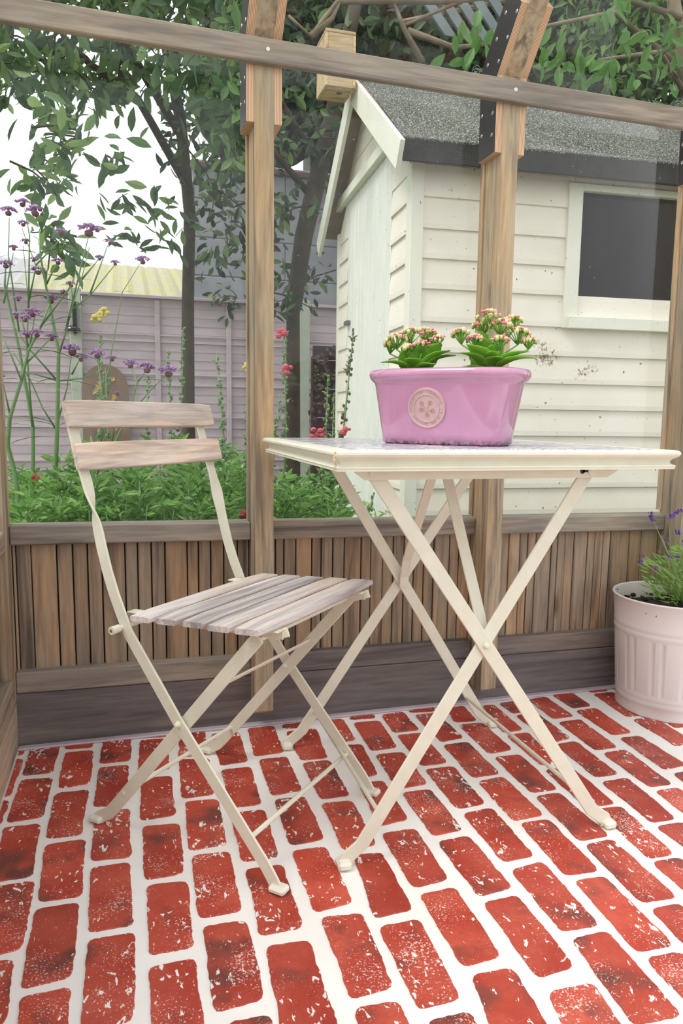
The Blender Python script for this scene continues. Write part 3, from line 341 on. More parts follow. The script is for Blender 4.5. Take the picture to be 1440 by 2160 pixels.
M_calyx = plain('calyx', srgb(110, 62, 72), .6)
M_pinkp = leafmat('pink_petals', srgb(232, 118, 140), srgb(244, 150, 160), None, .4)
M_yellowp = leafmat('yellow_petals', srgb(238, 226, 110), srgb(248, 240, 160), None, .4)
M_redp = leafmat('crimson_petals', srgb(206, 56, 92), srgb(226, 84, 110), None, .3)
M_bark = plain('bark', srgb(70, 62, 48), .9, var=.3)
M_bark2 = plain('pale_bark', srgb(122, 110, 92), .9, var=.3)
def glass():
    t = NT('dusty_glass'); tr = t.new('BsdfTransparent'); tr.inputs[0].default_value = (.985, .99, .985, 1)
    gl = t.new('BsdfGlossy'); gl.inputs['Roughness'].default_value = .01
    fr = t.new('Fresnel'); fr.inputs[0].default_value = 1.45
    m = t.new('MixShader'); t.link(t.math('MULTIPLY', fr.outputs[0], .42), m.inputs[0]); t.link(tr.outputs[0], m.inputs[1]); t.link(gl.outputs[0], m.inputs[2])
    df = t.new('BsdfDiffuse'); df.inputs[0].default_value = (.9, .92, .95, 1)
    v = t.coord(); dn = t.math('MULTIPLY', t.ramp(t.noise(v, 3, 5, .6), (.3, BW[0]), (.8, BW[1])), .018)
    sp = t.ramp(t.noise(v, 160, 2), (.74, BW[0]), (.78, BW[1])); dn = t.math('ADD', dn, t.math('MULTIPLY', sp, .3))
    m2 = t.new('MixShader'); t.link(dn, m2.inputs[0]); t.link(m.outputs[0], m2.inputs[1]); t.link(df.outputs[0], m2.inputs[2]); t.link(m2.outputs[0], t.out.inputs[0]); return t.m
M_glass = glass()
# ---------------------------------------------------------------- outside ground, floor
def ground_mat():
    t = NT('soil_and_grass'); v = t.coord(); n = t.noise(v, 2.5, 5, .6)
    t.bsdf(t.ramp(n, (.35, srgb(92, 78, 62)[:3]), (.55, srgb(96, 112, 66)[:3])), .95, bump=t.noise(v, 30, 4), bstr=.6, bdist=.02); return t.m
g = obj('ground', [(-14, -12, -.03), (14, -12, -.03), (14, 18, -.03), (-14, 18, -.03)], [(0, 1, 2, 3)], ground_mat()); g['kind'] = 'structure'
fl = MB().box(-.34, 2.4, -1.3, 1.86, -.028, 0, 0).make('floor', M_floor); fl['kind'] = 'structure'
E = struct('trim_1', (.7, 1.76, 0))
MB().box(-.262, 2.3, 1.755, 1.7745, 0.0005, .006, .002).make('sealant_strip', plain('lilac_sealant', srgb(190, 176, 186), .4, var=.1), E)
def brick(q):
    """painted brick from 4 corners (TL TR BR BL), ragged rounded outline, 2 mm proud"""
    P = [Vector((q[2*i], q[2*i+1], 0)) for i in range(4)]; out = []
    for i in range(4):
        a, b = P[i], P[(i+1) % 4]; d = b-a; L = d.length
        if L < .004: return None
        nrm = Vector((-d.y, d.x, 0)).normalized(); r = min(.010, L*.3)
        k = max(3, int(L/.0075)); long_ = i in (1, 3); dr_ = 0
        for j in range(k+1):
            t = r/L + (1-2*r/L)*j/k
            dr_ = dr_*.8+random.uniform(-1, 1)*(.0010 if long_ else .0005); w = dr_*(1 if 0 < j < k else .3)+random.uniform(-1, 1)*.0006
            out.append(a+d*t+nrm*w)
        out.append(b + (a-b).normalized()*r*.3 + (P[(i+2) % 4]-b).normalized()*r*.3)
    out = [(max(-.258, v.x), min(1.774, v.y)) for v in out]
    xs = [p[0] for p in out]; ys = [p[1] for p in out]
    if max(xs)-min(xs) < .01 or max(ys)-min(ys) < .008: return None
    n = len(out); h = .0022; c = (sum(xs)/n, sum(ys)/n)
    top = [(c[0]+(x-c[0])*.985, c[1]+(y-c[1])*.99, h) for x, y in out]
    v = [(x, y, .0001) for x, y in out] + top
    return v, [tuple(range(n, 2*n))] + [(i, (i+1) % n, n+(i+1) % n, n+i) for i in range(n)]
cols = dict(BRICKS)
def shift(q, dx, dy): return [v+(dx, dy)[i % 2] for i, v in enumerate(q)]
allb = []
for c, l in sorted(cols.items()):
    l = list(l)
    if c == 19: allb += l; base19 = l[0]; continue
    allb += l; lf = [q for q in l if math.hypot(q[6]-q[0], q[7]-q[1]) > .13]
    q = l[-1]; L = math.hypot(q[6]-q[0], q[7]-q[1]); dx, dy = 0.0, 0.0
    a = YAW - .27811; sx, sy = math.sin(.0054)*0, -.2013
    q = l[-2] if len(l) > 1 else l[-1]; n = 2
    while n < 12:
        qq = shift(q, 0, sy*n); n += 1
        if qq[1] < -.9: break
        allb.append(qq)
for c in range(20, 27):
    for k in range(12):
        x0 = 1.385 + (c-19)*.0871; y0 = 1.80 + (.1 if c % 2 else 0) - .2013*k
        allb.append([x0, y0, x0+.065, y0, x0+.065, y0-.163, x0, y0-.163])
for k in range(2, 12):
    q = cols[19][1]; allb.append(shift(q, 0, -.2013*(k-1)))
nb = 0
for q in allb:
    r = brick(q)
    if r and nb < 300: obj('brick', r[0], r[1], M_brick, fl); nb += 1
# ---------------------------------------------------------------- back wall of the greenhouse
WB = struct('wall_back', (.6, 1.79, 0))
X0, X1 = -.30, 2.3
PX = [-.3065, .2855, .8935, 1.5015, 2.1095]; PW = .044
spans = [(-.262, .2855), (.3295, .8935), (.9375, 1.5015), (1.5455, 2.1095)]
MB().box(X0, X1, 1.775, 1.82, 0, .1285, .002, slx=-.0056).make('baseboard_plank', W_base, WB)
for a, b in spans:
    MB().box(a, b, 1.775, 1.82, .1295, .180, .003, slx=-.0056).make('bottom_rail', W_base if a > 0 else W_rail, WB)
    MB().box(a, b, 1.775, 1.83, .478, .523, .003, slx=-.0098).make('sill_rail', W_rail, WB)
MB().box(X0, X1, 1.815, 1.823, .1, .50, 0).make('backing_board', W_dark, WB)
seams = [-.262, -.2535, -.222, -.166, -.131, -.098, -.066, -.013, .016, .048, .080, .133, .160, .190, .222, .256, .2855,
         .302, .352, .374, .405, .447, .472, .503, .534, .580, .607, .640, .668, .700, .728, .757, .786, .832, .860, .893,
         .952, .972, 1.012, 1.045, 1.070, 1.096, 1.146, 1.166, 1.190, 1.218, 1.263, 1.288, 1.315, 1.340, 1.405, 1.445, 1.5015]
x = 1.53
while x < 2.2: seams.append(round(x, 3)); x += random.choice((.03, .045, .028))
for i in range(len(seams)-1):
    a, b = seams[i], seams[i+1]; gp = .0016 if random.random() < .8 else .0006
    MB().box(a+gp, b-gp, 1.800+random.uniform(0, .002), 1.814, .150, .49, .0018).make('plank', W_plank, WB)
SCR = [(1.7865, 1.533), (1.7290, 1.520), (1.7847, 1.4851), (1.7297, 1.470), (1.765, 1.644), (1.7085, 1.630), (1.7219, 1.6848), (1.6683, 1.6649), (1.6808, 1.7241), (1.6279, 1.7018)]
GUS = [(1.712, 1.425), (1.798, 1.425), (1.80, 1.60), (1.792, 1.648), (1.668, 1.772), (1.607, 1.712), (1.712, 1.602)]
def d45(y, z, t): return (y-t*.7071, z+t*.7071)
for i, px_ in enumerate(PX):
    mp = MB().prism([(1.710, .058), (1.722, .050), (1.80, .050), (1.80, 1.63), (1.71, 1.60)], px_, px_+PW, lambda a, b, d: (d, a, b)); mp.make('post', W_post, WB)
    p0, p1 = (1.712, 1.602), (1.774, 1.664); L = 1.15
    MB().prism([p0, p1, d45(*p1, L), d45(*p0, L)], px_, px_+PW, lambda a, b, d: (d, a, b)).make('rafter', W_post, WB)
    for s, gx in ((0, px_-.018), (1, px_+PW)):
        if i == 0 and s == 0: continue
        gp = MB().prism(GUS, gx, gx+.018, lambda a, b, d: (d, a, b)).make('gusset_plate', M_ply, WB)
        fx = gx-.0004 if s == 0 else gx+.0184; e = -1 if s == 0 else 1
        ins = [(1.7125, 1.4255), (1.7975, 1.4255), (1.7995, 1.60), (1.7915, 1.648), (1.668, 1.7715), (1.6075, 1.712), (1.7125, 1.602)]
        MB().prism(ins, fx-.0005, fx+.0005, lambda a, b, d: (d, a, b)).make('film_face', M_film, gp)
        for (yy, zz) in SCR:
            m = MB(); n = 10; fr = (Vector((fx+e*.0006, yy, zz)), Vector((0, 1, 0)), Vector((0, 0, 1)))
            m.tube([(fx, yy, zz), (fx+e*.0016, yy, zz)], [.0052, .004], 10)
            m.tube([(fx+e*.0016, yy, zz), (fx+e*.0018, yy, zz)], [.0016, .0012], 6); m.make('screw', M_steel, gp)
    if i: MB().box(px_-.005, px_, 1.792, 1.812, .52, 1.60, .001).make('glazing_bead', W_post, WB)
ur = MB().box(-.36, X1, 1.690, 1.7095, 1.5455, 1.5955, .0025, slx=-.0092).make('eaves_rail', W_rail, WB)
for xx in (.312, .914, 1.52):
    m = MB(); z = 1.572-.0092*xx
    m.tube([(xx, 1.690, z), (xx, 1.6885, z)], [.0055, .0045], 10); m.make('screw', M_steel, ur)
# glass
def pane(name, v):
    n = (Vector(v[1])-Vector(v[0])).cross(Vector(v[2])-Vector(v[1])).normalized()*.004
    vv = [Vector(p) for p in v]; vs = vv + [p+n for p in vv]
    o = obj(name, vs, [(0, 1, 2, 3), (7, 6, 5, 4), (0, 1, 5, 4), (1, 2, 6, 5), (2, 3, 7, 6), (3, 0, 4, 7)], M_glass); o['kind'] = 'structure'; return o
M_etch = plain('etched_mark', srgb(205, 215, 215), .8)
k = 1
for i in range(4):
    a, b = PX[i]+PW-.004, PX[i+1]+.004
    pane('window_%d' % k, [(a, 1.805, .50), (b, 1.805, .50), (b, 1.805, 1.625), (a, 1.805, 1.625)]); k += 1
for i in range(4):
    a, b = PX[i]+PW/2+.002, PX[i+1]+PW/2-.002; p = (1.808, 1.638); q = d45(*p, 1.15)
    W = pane('window_%d' % k, [(a, *p), (b, *p), (b, *q), (a, *q)]); k += 1
    # small round etched stamp in the lower right corner of the sloping pane
    cx = b-.055; cy, cz = d45(1.8045, 1.6345, .013); m = MB(); au, av = Vector((1, 0, 0)), Vector((0, -.7071, .7071)); c0 = Vector((cx, cy, cz))
    ring = [c0+au*(.0105*math.cos(t))+av*(.0105*math.sin(t)) for t in [2*math.pi*j/24 for j in range(25)]]
    m.tube(ring, .0004, 4)
    m.tube([c0+au*x+av*y for x, y in ((-.008, -.001), (-.004, .003), (0, .0), (.004, .004), (.008, .001))], .0004, 4)
    m.tube([c0+au*x+av*y for x, y in ((-.006, .002), (0, .005), (.006, .001))], .0004, 4)
    for r in range(3):
        m.tube([c0+au*(-.005+r*.001)+av*(-.003-.0022*r), c0+au*(.005-r*.001)+av*(-.003-.0022*r)], .0005, 4)
    m.make('glazing_stamp', M_etch, W)
# left wall
WL = struct('wall_left', (-.28, .6, 0))
MB().box(-.30, -.262, -1.2, 1.774, 0, .125, .002).make('baseboard_plank', W_side, WL)
MB().box(-.30, -.257, -1.2, 1.700, .126, .190, .003).make('bottom_rail', W_side, WL)
MB().box(-.31, -.262, -1.2, 1.708, .478, .523, .003).make('sill_rail', W_side, WL)
MB().box(-.318, -.310, -1.2, 1.80, .1, .50, 0).make('backing_board', W_dark, WL)
y = -1.2
while y < 1.70:
    wd = random.choice((.03, .045, .055, .03)); wd = min(wd, 1.708-y)
    MB().box(-.309, -.296, y+.0015, y+wd-.0015, .15, .49, .0018).make('plank', W_plank, WL); y += wd
for yy in (1.06, .42, -.22, -.86): MB().box(-.31, -.262, yy, yy+.044, .05, 1.58, .002).make('post', W_post, WL)
pane('window_9', [(-.315, -1.2, .5), (-.315, 1.80, .5), (-.315, 1.80, 1.6), (-.315, -1.2, 1.6)])
# ---------------------------------------------------------------- cafe table
T = thing('cafe_table', 'folding cream metal cafe table with moulded edge and tiled mosaic top', 'table', (.6, 1.3725, 0))
Y1, Y2 = 1.134, 1.611
XA, XB = .3516, .8638; PV = (.6045, .3925)
def tz(x0, x1, z): return x0 + (x1-x0)*z/.69
def table_leg(yc, xa, xb, side, foot):
    """flat bar from foot (xa,0) to rail (xb,.69), with a bent foot and plastic shoe"""
    pts = [(xa+side*.006, yc, .008), (xa+side*.002, yc, .018), (tz(xa, xb, .04), yc, .04), (xb, yc, .69)]
    bp = barpath(pts, [(0, 0, 1)]*0 or [(1, 0, 0)]*4, .026, .005)
    o = bp.make('leg', M_cream, T)
    m = MB().box(xa-.021 if side < 0 else xa-.004, xa+.004 if side < 0 else xa+.021, yc-.016, yc+.014, 0.0025, .017, .004); m.make('foot_cap', M_cap, o)
    return o
for yc, ta, tb, pvx, pvz in ((Y1, .383, .790, .597, .3835), (Y2, .438, .822, .6225, .392)):
    table_leg(yc-.003, XB, ta, 1, 0); table_leg(yc+.003, XA, tb, -1, 0)
    m = MB().tube([(pvx, yc-.006, pvz), (pvx, yc-.0095, pvz)], [.0068, .005], 12); m.ball((pvx, yc-.009, pvz), .0045, 8, 5); m.make('rivet', M_cream, T)
    f = lambda a, b, d: (a, d, b)
    MB().prism([(.341, .6965), (.366, .6785), (.820, .6785), (.849, .6965)], yc-.012, yc-.008, f).make('support_rail', M_cream, T)
    MB().box(.345, .845, yc-.008, yc+.014, .693, .6965, 0).make('rail_flange', M_cream, T)
    for xx in (.383, .790):
        MB().tube([(xx-.004, yc-.012, .689), (xx-.004, yc-.0145, .689)], [.0075, .0065], 14).make('pivot_pin', M_cream, T)
    MB().tube([(.768, yc-.0121, .690), (.768, yc-.0126, .690)], .0048, 10).make('slot', M_black, T)
    MB().box(.768, .782, yc-.0126, yc-.012, .688, .692, 0).make('slot', M_black, T)
barpath([(.600, Y1+.009, .385), (.600, Y1+.03, .43), (.598, 1.335, .694)], [(1, 0, 0)]*3, .022, .004).make('brace', M_cream, T)
barpath([(.6225, Y2-.012, .380), (.6225, Y2-.014, .405), (.620, Y2-.035, .45), (.612, 1.400, .694)], [(1, 0, 0)]*4, .022, .004).make('brace', M_cream, T)
MB().box(.57, .64, 1.32, 1.415, .690, .6965, .001).make('brace_bracket', M_cream, T)
for x_ in (tz(XA, .790, .085)+.006, tz(XB, .383, .085)-.004):
    MB().tube([(x_, Y1, .085), (x_, Y2, .085)], .0042, 8).make('cross_rod', M_cream, T)
TX0, TX1, TY0, TY1, TZ = .299, .925, 1.065, 1.685, .729
prof = [(-.034, .729), (-.008, .7295), (-.003, .7285), (-.0003, .7255), (0, .722), (-.002, .7185), (-.007, .7155), (-.0115, .7115), (-.0125, .7075), (-.010, .7045), (-.0065, .7035), (-.005, .7015), (-.006, .6995), (-.006, .6965), (-.034, .6965)]
def moulding(p0, p1, out, e0, e1):
    """mitred moulding from corner to corner; out = outward direction"""
    p0, p1, out = Vector(p0), Vector(p1), Vector(out); d = (p1-p0).normalized(); v = []; n = len(prof)
    for a, z in prof: v.append(p0+out*a-d*a*1.0+Vector((0, 0, z)))
    for a, z in prof: v.append(p1+out*a+d*a*1.0+Vector((0, 0, z)))
    o = obj('edge_moulding', v, [(j, (j+1) % n, n+(j+1) % n, n+j) for j in range(n)] + [tuple(range(n)), tuple(range(2*n-1, n-1, -1))], M_cream, T)
    return o
A_, B_, C_, D_ = (TX0, TY0, 0), (TX1, TY0, 0), (TX1, TY1, 0), (TX0, TY1, 0)
moulding(A_, B_, (0, -1, 0), 0, 0); moulding(B_, C_, (1, 0, 0), 0, 0); moulding(C_, D_, (0, 1, 0), 0, 0); moulding(D_, A_, (-1, 0, 0), 0, 0)
m = MB()
for j in range(26):   # filler beads squeezed out of the mitre at the near corner
    z = .700+.027*random.random(); a = -.004 if .706 < z < .712 else .0005
    m.ball((TX0-a*.6+random.uniform(-.0015, .0015), TY0-a*.6+random.uniform(-.0015, .0015), z), random.uniform(.0012, .0026), 5, 4)
m.make('mitre_filler', plain('filler', srgb(214, 190, 160), .7, var=.15), T)
MB().box(TX0+.03, TX1-.03, TY0+.03, TY1-.03, .697, .7285, 0).make('grout_bed', plain('grout', srgb(232, 226, 218), .6), T)
def tile_mat():
    t = NT('marbled_tiles'); v = t.coord(rand=11); n = t.noise(v, 45, 5, .65, 1.5); n2 = t.noise(v, 22, 3, .6)
    c = t.ramp(n, (.36, srgb(96, 100, 116)[:3]), (.45, srgb(150, 152, 164)[:3]), (.51, srgb(234, 230, 226)[:3]), (.60, srgb(196, 180, 182)[:3]))
    c = t.mix(t.ramp(n2, (.45, BW[0]), (.6, BW[1])), c, srgb(160, 166, 182)); t.bsdf(c, .3, coat=.2); return t.m
M_tile = tile_mat()
nt = 6; st = (TX1-TX0-.056)/nt
for i in range(nt):
    for j in range(nt):
        a, b = TX0+.028+i*st+.003, TY0+.026+j*st+.003; MB().box(a, a+st-.006, b, b+st-.006, .7275, .7297, .0006).make('tile', M_tile, T)
# ---------------------------------------------------------------- folding chair
CU, CW = Vector((.7215, -.6925, 0)), Vector((.6925, .7214, 0)); CA = Vector((-.0673, 1.3899, 0))
def shade_auto(o):
    bm_ = bmesh.new(); bm_.from_mesh(o.data); bmesh.ops.recalc_face_normals(bm_, faces=bm_.faces)
    for e_ in bm_.edges: e_.smooth = len(e_.link_faces) == 2 and e_.calc_face_angle(0) < .5
    bm_.to_mesh(o.data); bm_.free()
def cp(u, w_, z): return CA+CU*u+CW*w_+Vector((0, 0, z))
CHR = thing('folding_chair', 'cream metal folding bistro chair with bleached wooden slats, facing the table', 'chair', tuple(cp(.2, .17, 0)))
for w_, sg in ((-.010, -1), (.349, 1)):
    prof_ = [(.404, .010, 0), (.398, .020, 0), (.384, .040, 0), (.205, .2485, 0), (.092, .395, 0), (.078, .425, 0), (.062, .460, 0), (.047, .500, 0), (.034, .545, 0), (.0275, .572, .03), (.0245, .583, .10), (.0222, .592, .2), (.020, .600, .32), (.018, .608, .46), (.0158, .616, .6), (.0135, .624, .73), (.0112, .632, .85), (.0085, .641, .94), (.0055, .651, 1), (-.008, .690, 1), (-.024, .740, 1), (-.038, .800, 1)]
    P = []; D = []
    for i, (u, z, tw) in enumerate(prof_):
        P.append(cp(u, w_, z)); a, b = prof_[max(i-1, 0)], prof_[min(i+1, len(prof_)-1)]; du, dz = b[0]-a[0], b[1]-a[1]
        inpl = (CU*dz - Vector((0, 0, 1))*du).normalized(); an = tw*math.pi/2
        D.append(inpl*math.cos(an) + CW*math.sin(an)*(-1 if sg < 0 else 1))
    lg = barpath(P, D, .024, .0045).make('back_leg', M_cream, CHR, True); shade_auto(lg)
    fp = cp(.404, w_, 0); m = MB(); Mx = Matrix.Translation(fp) @ Matrix(((CU.x, CW.x, 0, 0), (CU.y, CW.y, 0, 0), (0, 0, 1, 0), (0, 0, 0, 1)))
    m.box(-.010, .021, -.012, .012, .0025, .015, .004, Mx); m.make('foot_cap', M_cap, lg)
for w_, sg in ((.002, -1), (.337, 1)):
    lg = barpath([cp(-.006, w_, .009), cp(.002, w_, .016), cp(.022, w_, .028), cp(.036, w_, .043), cp(.362, w_, .424)], [CU]*5, .024, .0045).make('front_leg', M_cream, CHR)
    Mx = Matrix.Translation(cp(-.004, w_, 0)) @ Matrix(((CU.x, CW.x, 0, 0), (CU.y, CW.y, 0, 0), (0, 0, 1, 0), (0, 0, 0, 1)))
    MB().box(-.020, .010, -.012, .012, .0025, .016, .004, Mx).make('foot_cap', M_cap, lg)
for w0, w1 in ((-.010, -.0165), (.337, .3305)):
    m = MB().tube([cp(.2045, w0, .2485), cp(.2045, w1, .2485)], [.0068, .0045], 12); m.ball(cp(.2045, w1, .2485), .004, 8, 5); m.make('rivet', M_cream, CHR)
def crod(p, q, r, name, mat=M_cream): return MB().tube([p, q], r, 8).make(name, mat, CHR)
crod(cp(.060, -.002, .078), cp(.060, .342, .078), .0045, 'cross_rod'); crod(cp(.350, -.012, .078), cp(.350, .350, .078), .0045, 'cross_rod')
bar(cp(.268, .004, .318), cp(.262, .335, .312), (CU*.65+Vector((0, 0, 1))*.75), .014, .003).make('cross_bar', M_cream, CHR)
crod(cp(.080, -.030, .402), cp(.080, .372, .405), .0045, 'hinge_rod')
m = MB().tube([cp(.078, -.036, .402), cp(.078, -.018, .402)], .0072, 12); m.make('hinge_cap', M_cream, CHR)
crod(cp(.078, -.0365, .402), cp(.078, -.0369, .402), .003, 'hinge_bolt', M_steel)
crod(cp(.349, -.002, .412), cp(.349, .352, .414), .004, 'seat_rod')
def seatz(u): return .428+(u-.114)*.052
for w_ in (.020, .325):
    # pressed angle under the slats with turned-down ends
    bar(cp(.088, w_, seatz(.088)-.0085), cp(.392, w_, seatz(.392)-.0085), CW, .020, .003).make('seat_rail', M_cream, CHR)
    bar(cp(.096, w_+(.009), seatz(.10)-.013), cp(.392, w_+.009, seatz(.392)-.018), (0, 0, 1), .014, .003).make('seat_rail_web', M_cream, CHR)
    bar(cp(.368, w_+.012, seatz(.37)-.022), cp(.400, w_+.012, seatz(.40)-.012), (0, 0, 1), .016, .003).make('seat_hook', M_cream, CHR)
    bar(cp(.072, w_, .424), cp(.118, w_, .4255), CW, .022, .003).make('seat_lug', M_cream, CHR)
def slat(name, o, a, b, c, L, wd, th, bend=0, r=.004):
    """wooden slat: o centre, a length dir, b width dir, c thickness dir"""
    a, b, c = Vector(a).normalized(), Vector(b).normalized(), Vector(c).normalized(); n = 9; fr = []; secs = []
    for i in range(n):
        t = -1+2*i/(n-1); e = .0018 if i in (0, n-1) else 0
        h, k = wd/2-e, th/2-e; q = .0022
        secs.append([(-h+q, -k), (h-q, -k), (h, -k+q), (h, k-q), (h-q, k), (-h+q, k), (-h, k-q), (-h, -k+q)])
        fr.append((Vector(a)*(t*L/2)+c*(bend*t*t), b, c))
    m = MB().sweep(fr, secs); me = bpy.data.meshes.new(name)
    # local x runs along the slat so that the grain does too
    R_ = Matrix((a, b, c)).transposed(); Ri = R_.inverted()
    me.from_pydata([tuple(Ri @ Vector(v)) for v in m.v], [], m.f); me.materials.append(W_seat if name == 'seat_slat' else W_slat)
    ob = bpy.data.objects.new(name, me); COL.objects.link(ob); ob.parent = CHR
    ob.matrix_local = Matrix.Translation(Vector(o)-CHR.location) @ R_.to_4x4(); return ob
sd_ = (CU + Vector((0, 0, .052))).normalized()
for i in range(5):
    u = .114+.0235+i*.0560; w0, w1 = -.027+(-.004 if i > 2 else .002*i-.002), .378+.002*i
    slat('seat_slat', cp(u, (w0+w1)/2, seatz(u)), CW, sd_, sd_.cross(CW)*-1, w1-w0, .0465 if i < 4 else .050, .0135)
for (u, z) in ((-.0175, .778), (.0035, .7035)):
    td = (Vector((0, 0, 1))-CU*.27).normalized()
    slat('back_slat', cp(u, .170, z), CW, td, CW.cross(td), .408, .050, .014, bend=0)
# ---------------------------------------------------------------- glazed planter and kalanchoes
PC = Vector((.589, 1.308, .7297)); PA = math.radians(-46)
pa, pb = Vector((math.cos(PA), math.sin(PA), 0)), Vector((-math.sin(PA), math.cos(PA), 0))
def ovalring(hx, hy, z, n=64, e=3.2):
    o = []
    for j in range(n):
        t = 2*math.pi*j/n; c, s_ = math.cos(t), math.sin(t)
        o.append(PC+pa*(hx*math.copysign(abs(c)**(2/e), c))+pb*(hy*math.copysign(abs(s_)**(2/e), s_))+Vector((0, 0, z)))
    return o
POT = thing('planter', 'glossy pink glazed oval planter with a round medallion, on the cafe table', 'planter', tuple(PC))
def glaze():
    t = NT('pink_glaze'); v = t.coord(); n = t.noise(v, 9, 3); c = t.ramp(n, (.3, srgb(186, 128, 162)[:3]), (.7, srgb(200, 144, 178)[:3]))
    z = t.new('SeparateXYZ'); t.link(t.new('TexCoord').outputs['Object'], z.inputs[0])
    chip = t.noise(v, 110, 4, .7); lowz = t.ramp(z.outputs[2], (.004, BW[1]), (.012, BW[0]))
    f = t.math('MULTIPLY', t.ramp(chip, (.42, BW[0]), (.55, BW[1])), lowz); c = t.mix(f, c, srgb(120, 74, 84))
    t.bsdf(c, .12, coat=.8, bump=t.noise(v, 12, 2), bstr=.12, bdist=.004); return t.m
M_glaze = glaze()
sec = [(.112, .060, 0, 4), (.118, .066, .003, 4), (.121, .069, .02, 3.6), (.138, .081, .11, 3), (.140, .083, .116, 3), (.146, .088, .120, 2.8), (.1505, .092, .126, 2.7), (.1515, .093, .132, 2.7), (.149, .091, .138, 2.7), (.143, .086, .1405, 2.7), (.137, .080, .138, 2.7), (.133, .077, .128, 2.7), (.131, .075, .118, 2.7)]
v = []; f = []
for hx, hy, z, e in sec: v += ovalring(hx*1.03, hy*.92, z, 64, e)
for i in range(len(sec)-1): f += [(i*64+j, i*64+(j+1) % 64, (i+1)*64+(j+1) % 64, (i+1)*64+j) for j in range(64)]
f.append(tuple(range(63, -1, -1))); obj('pot_body', v, f, M_glaze, POT, True, tuple(PC))
M_soil = plain('potting_soil', srgb(44, 30, 26), .95, var=.5)
so_ = ovalring(.128, .067, .128, 32, 2.7); c0 = PC+Vector((0, 0, .134)); m = MB(); m.add(so_+[c0], [(j, (j+1) % 32, 32) for j in range(32)])
for j in range(90):
    t = random.uniform(0, 6.28); r = math.sqrt(random.random()); p = PC+pa*(.12*r*math.cos(t))+pb*(.06*r*math.sin(t)); m.ball(p+Vector((0, 0, .133)), random.uniform(.003, .007), 5, 4, .7)
m.make('soil', M_soil, POT)
# medallion on the long side that faces the camera
mc = PC - pb*.0690 + pa*(-.012) + Vector((0, 0, .068)); mn = (-pb*1.0 - Vector((0, 0, .20))).normalized(); mu = pa; mv = mn.cross(mu)*-1
if mv.z < 0: mv = -mv
def disc_ring(r0, r1, h0, h1, n=40):
    m = MB(); v = []
    for r, h in ((r0, h0), (r1, h1)):
        for j in range(n): t = 2*math.pi*j/n; v.append(mc+mu*(r*math.cos(t))+mv*(r*math.sin(t))+mn*h)
    return m.add(v, [(j, (j+1) % n, n+(j+1) % n, n+j) for j in range(n)])
M_med = plain('worn_medallion', srgb(196, 160, 164), .35, coat=.4, var=.1)
m = MB()
for r0, r1, h0, h1 in ((.0385, .0365, -.006, .0045), (.0365, .034, .0045, .0045), (.034, .033, .0045, .0032), (.033, .0265, .0032, .0032), (.0265, .026, .0032, .0042), (.026, .0245, .0042, .0042), (.0245, .024, .0042, .003)): m.add(*(lambda q: (q.v, q.f))(disc_ring(r0, r1, h0, h1)))
n_ = len(m.v); m.add([mc+mu*(.024*math.cos(2*math.pi*j/40))+mv*(.024*math.sin(2*math.pi*j/40))+mn*.003 for j in range(40)], [tuple(range(40))])
med = m.make('medallion', M_med, POT, False, tuple(mc))
M_gold = plain('ochre_relief', srgb(186, 150, 124), .5)
m = MB()
for (x_, y_) in ((-.009, .010), (.008, .011), (-.010, -.002), (.001, -.012), (.012, -.004)):   # small embossed sprigs
    for a_ in range(5):
        t = a_*1.257+x_*90; c1 = mc+mu*(x_+.0032*math.cos(t))+mv*(y_+.0032*math.sin(t))+mn*.0034; m.ball(c1, .0016, 5, 3)
    m.tube([mc+mu*x_+mv*y_+mn*.0034, mc+mu*(x_*.2)+mv*(y_*.2-.003)+mn*.0034], .0006, 4)
m.make('sprig_relief', M_gold, med)
def ring_text(txt, rad, a0, a1, size):
    fc = bpy.data.curves.new('t', 'FONT'); m = MB(); dg = None
    for i, ch in enumerate(txt):
        if ch == ' ': continue
        fc.body = ch; fc.size = size; fc.align_x = 'CENTER'; fc.align_y = 'CENTER'; fc.extrude = 0
        to = bpy.data.objects.new('t', fc); COL.objects.link(to); bpy.context.view_layer.update()
        me = to.evaluated_get(bpy.context.evaluated_depsgraph_get()).to_mesh()
        an = math.radians(a0+(a1-a0)*i/max(1, len(txt)-1)); er = mu*math.cos(an)+mv*math.sin(an); et = mu*math.sin(an)-mv*math.cos(an)
        if a1 > a0: er2, et2 = -er, -et
        else: er2, et2 = er, et
        m.add([mc+er*rad+et2*v_.co.x+er2*v_.co.y+mn*.0037 for v_ in me.vertices], [tuple(p.vertices) for p in me.polygons])
        to.to_mesh_clear(); bpy.data.objects.remove(to)
    bpy.data.curves.remove(fc); return m
rt = ring_text('FILLACTON', .0297, 190, 105, .0072); rt.add(*(lambda q: (q.v, q.f))(ring_text('CERAMIC 19', .0297, 80, -15, .0072))); rt.add(*(lambda q: (q.v, q.f))(ring_text('RATION NO 8', .0297, 212, 325, .0072)))
rt.make('medallion_lettering', M_gold, med)
L_kal = leafmat('kalanchoe_leaves', srgb(132, 188, 64), srgb(152, 204, 80), srgb(174, 216, 110), .42)
M_bud = [plain('cream_bud', srgb(236, 222, 172), .5), plain('salmon_bud', srgb(240, 184, 166), .5), plain('pink_bud', srgb(232, 128, 152), .5), plain('green_bud', srgb(134, 178, 62), .5)]
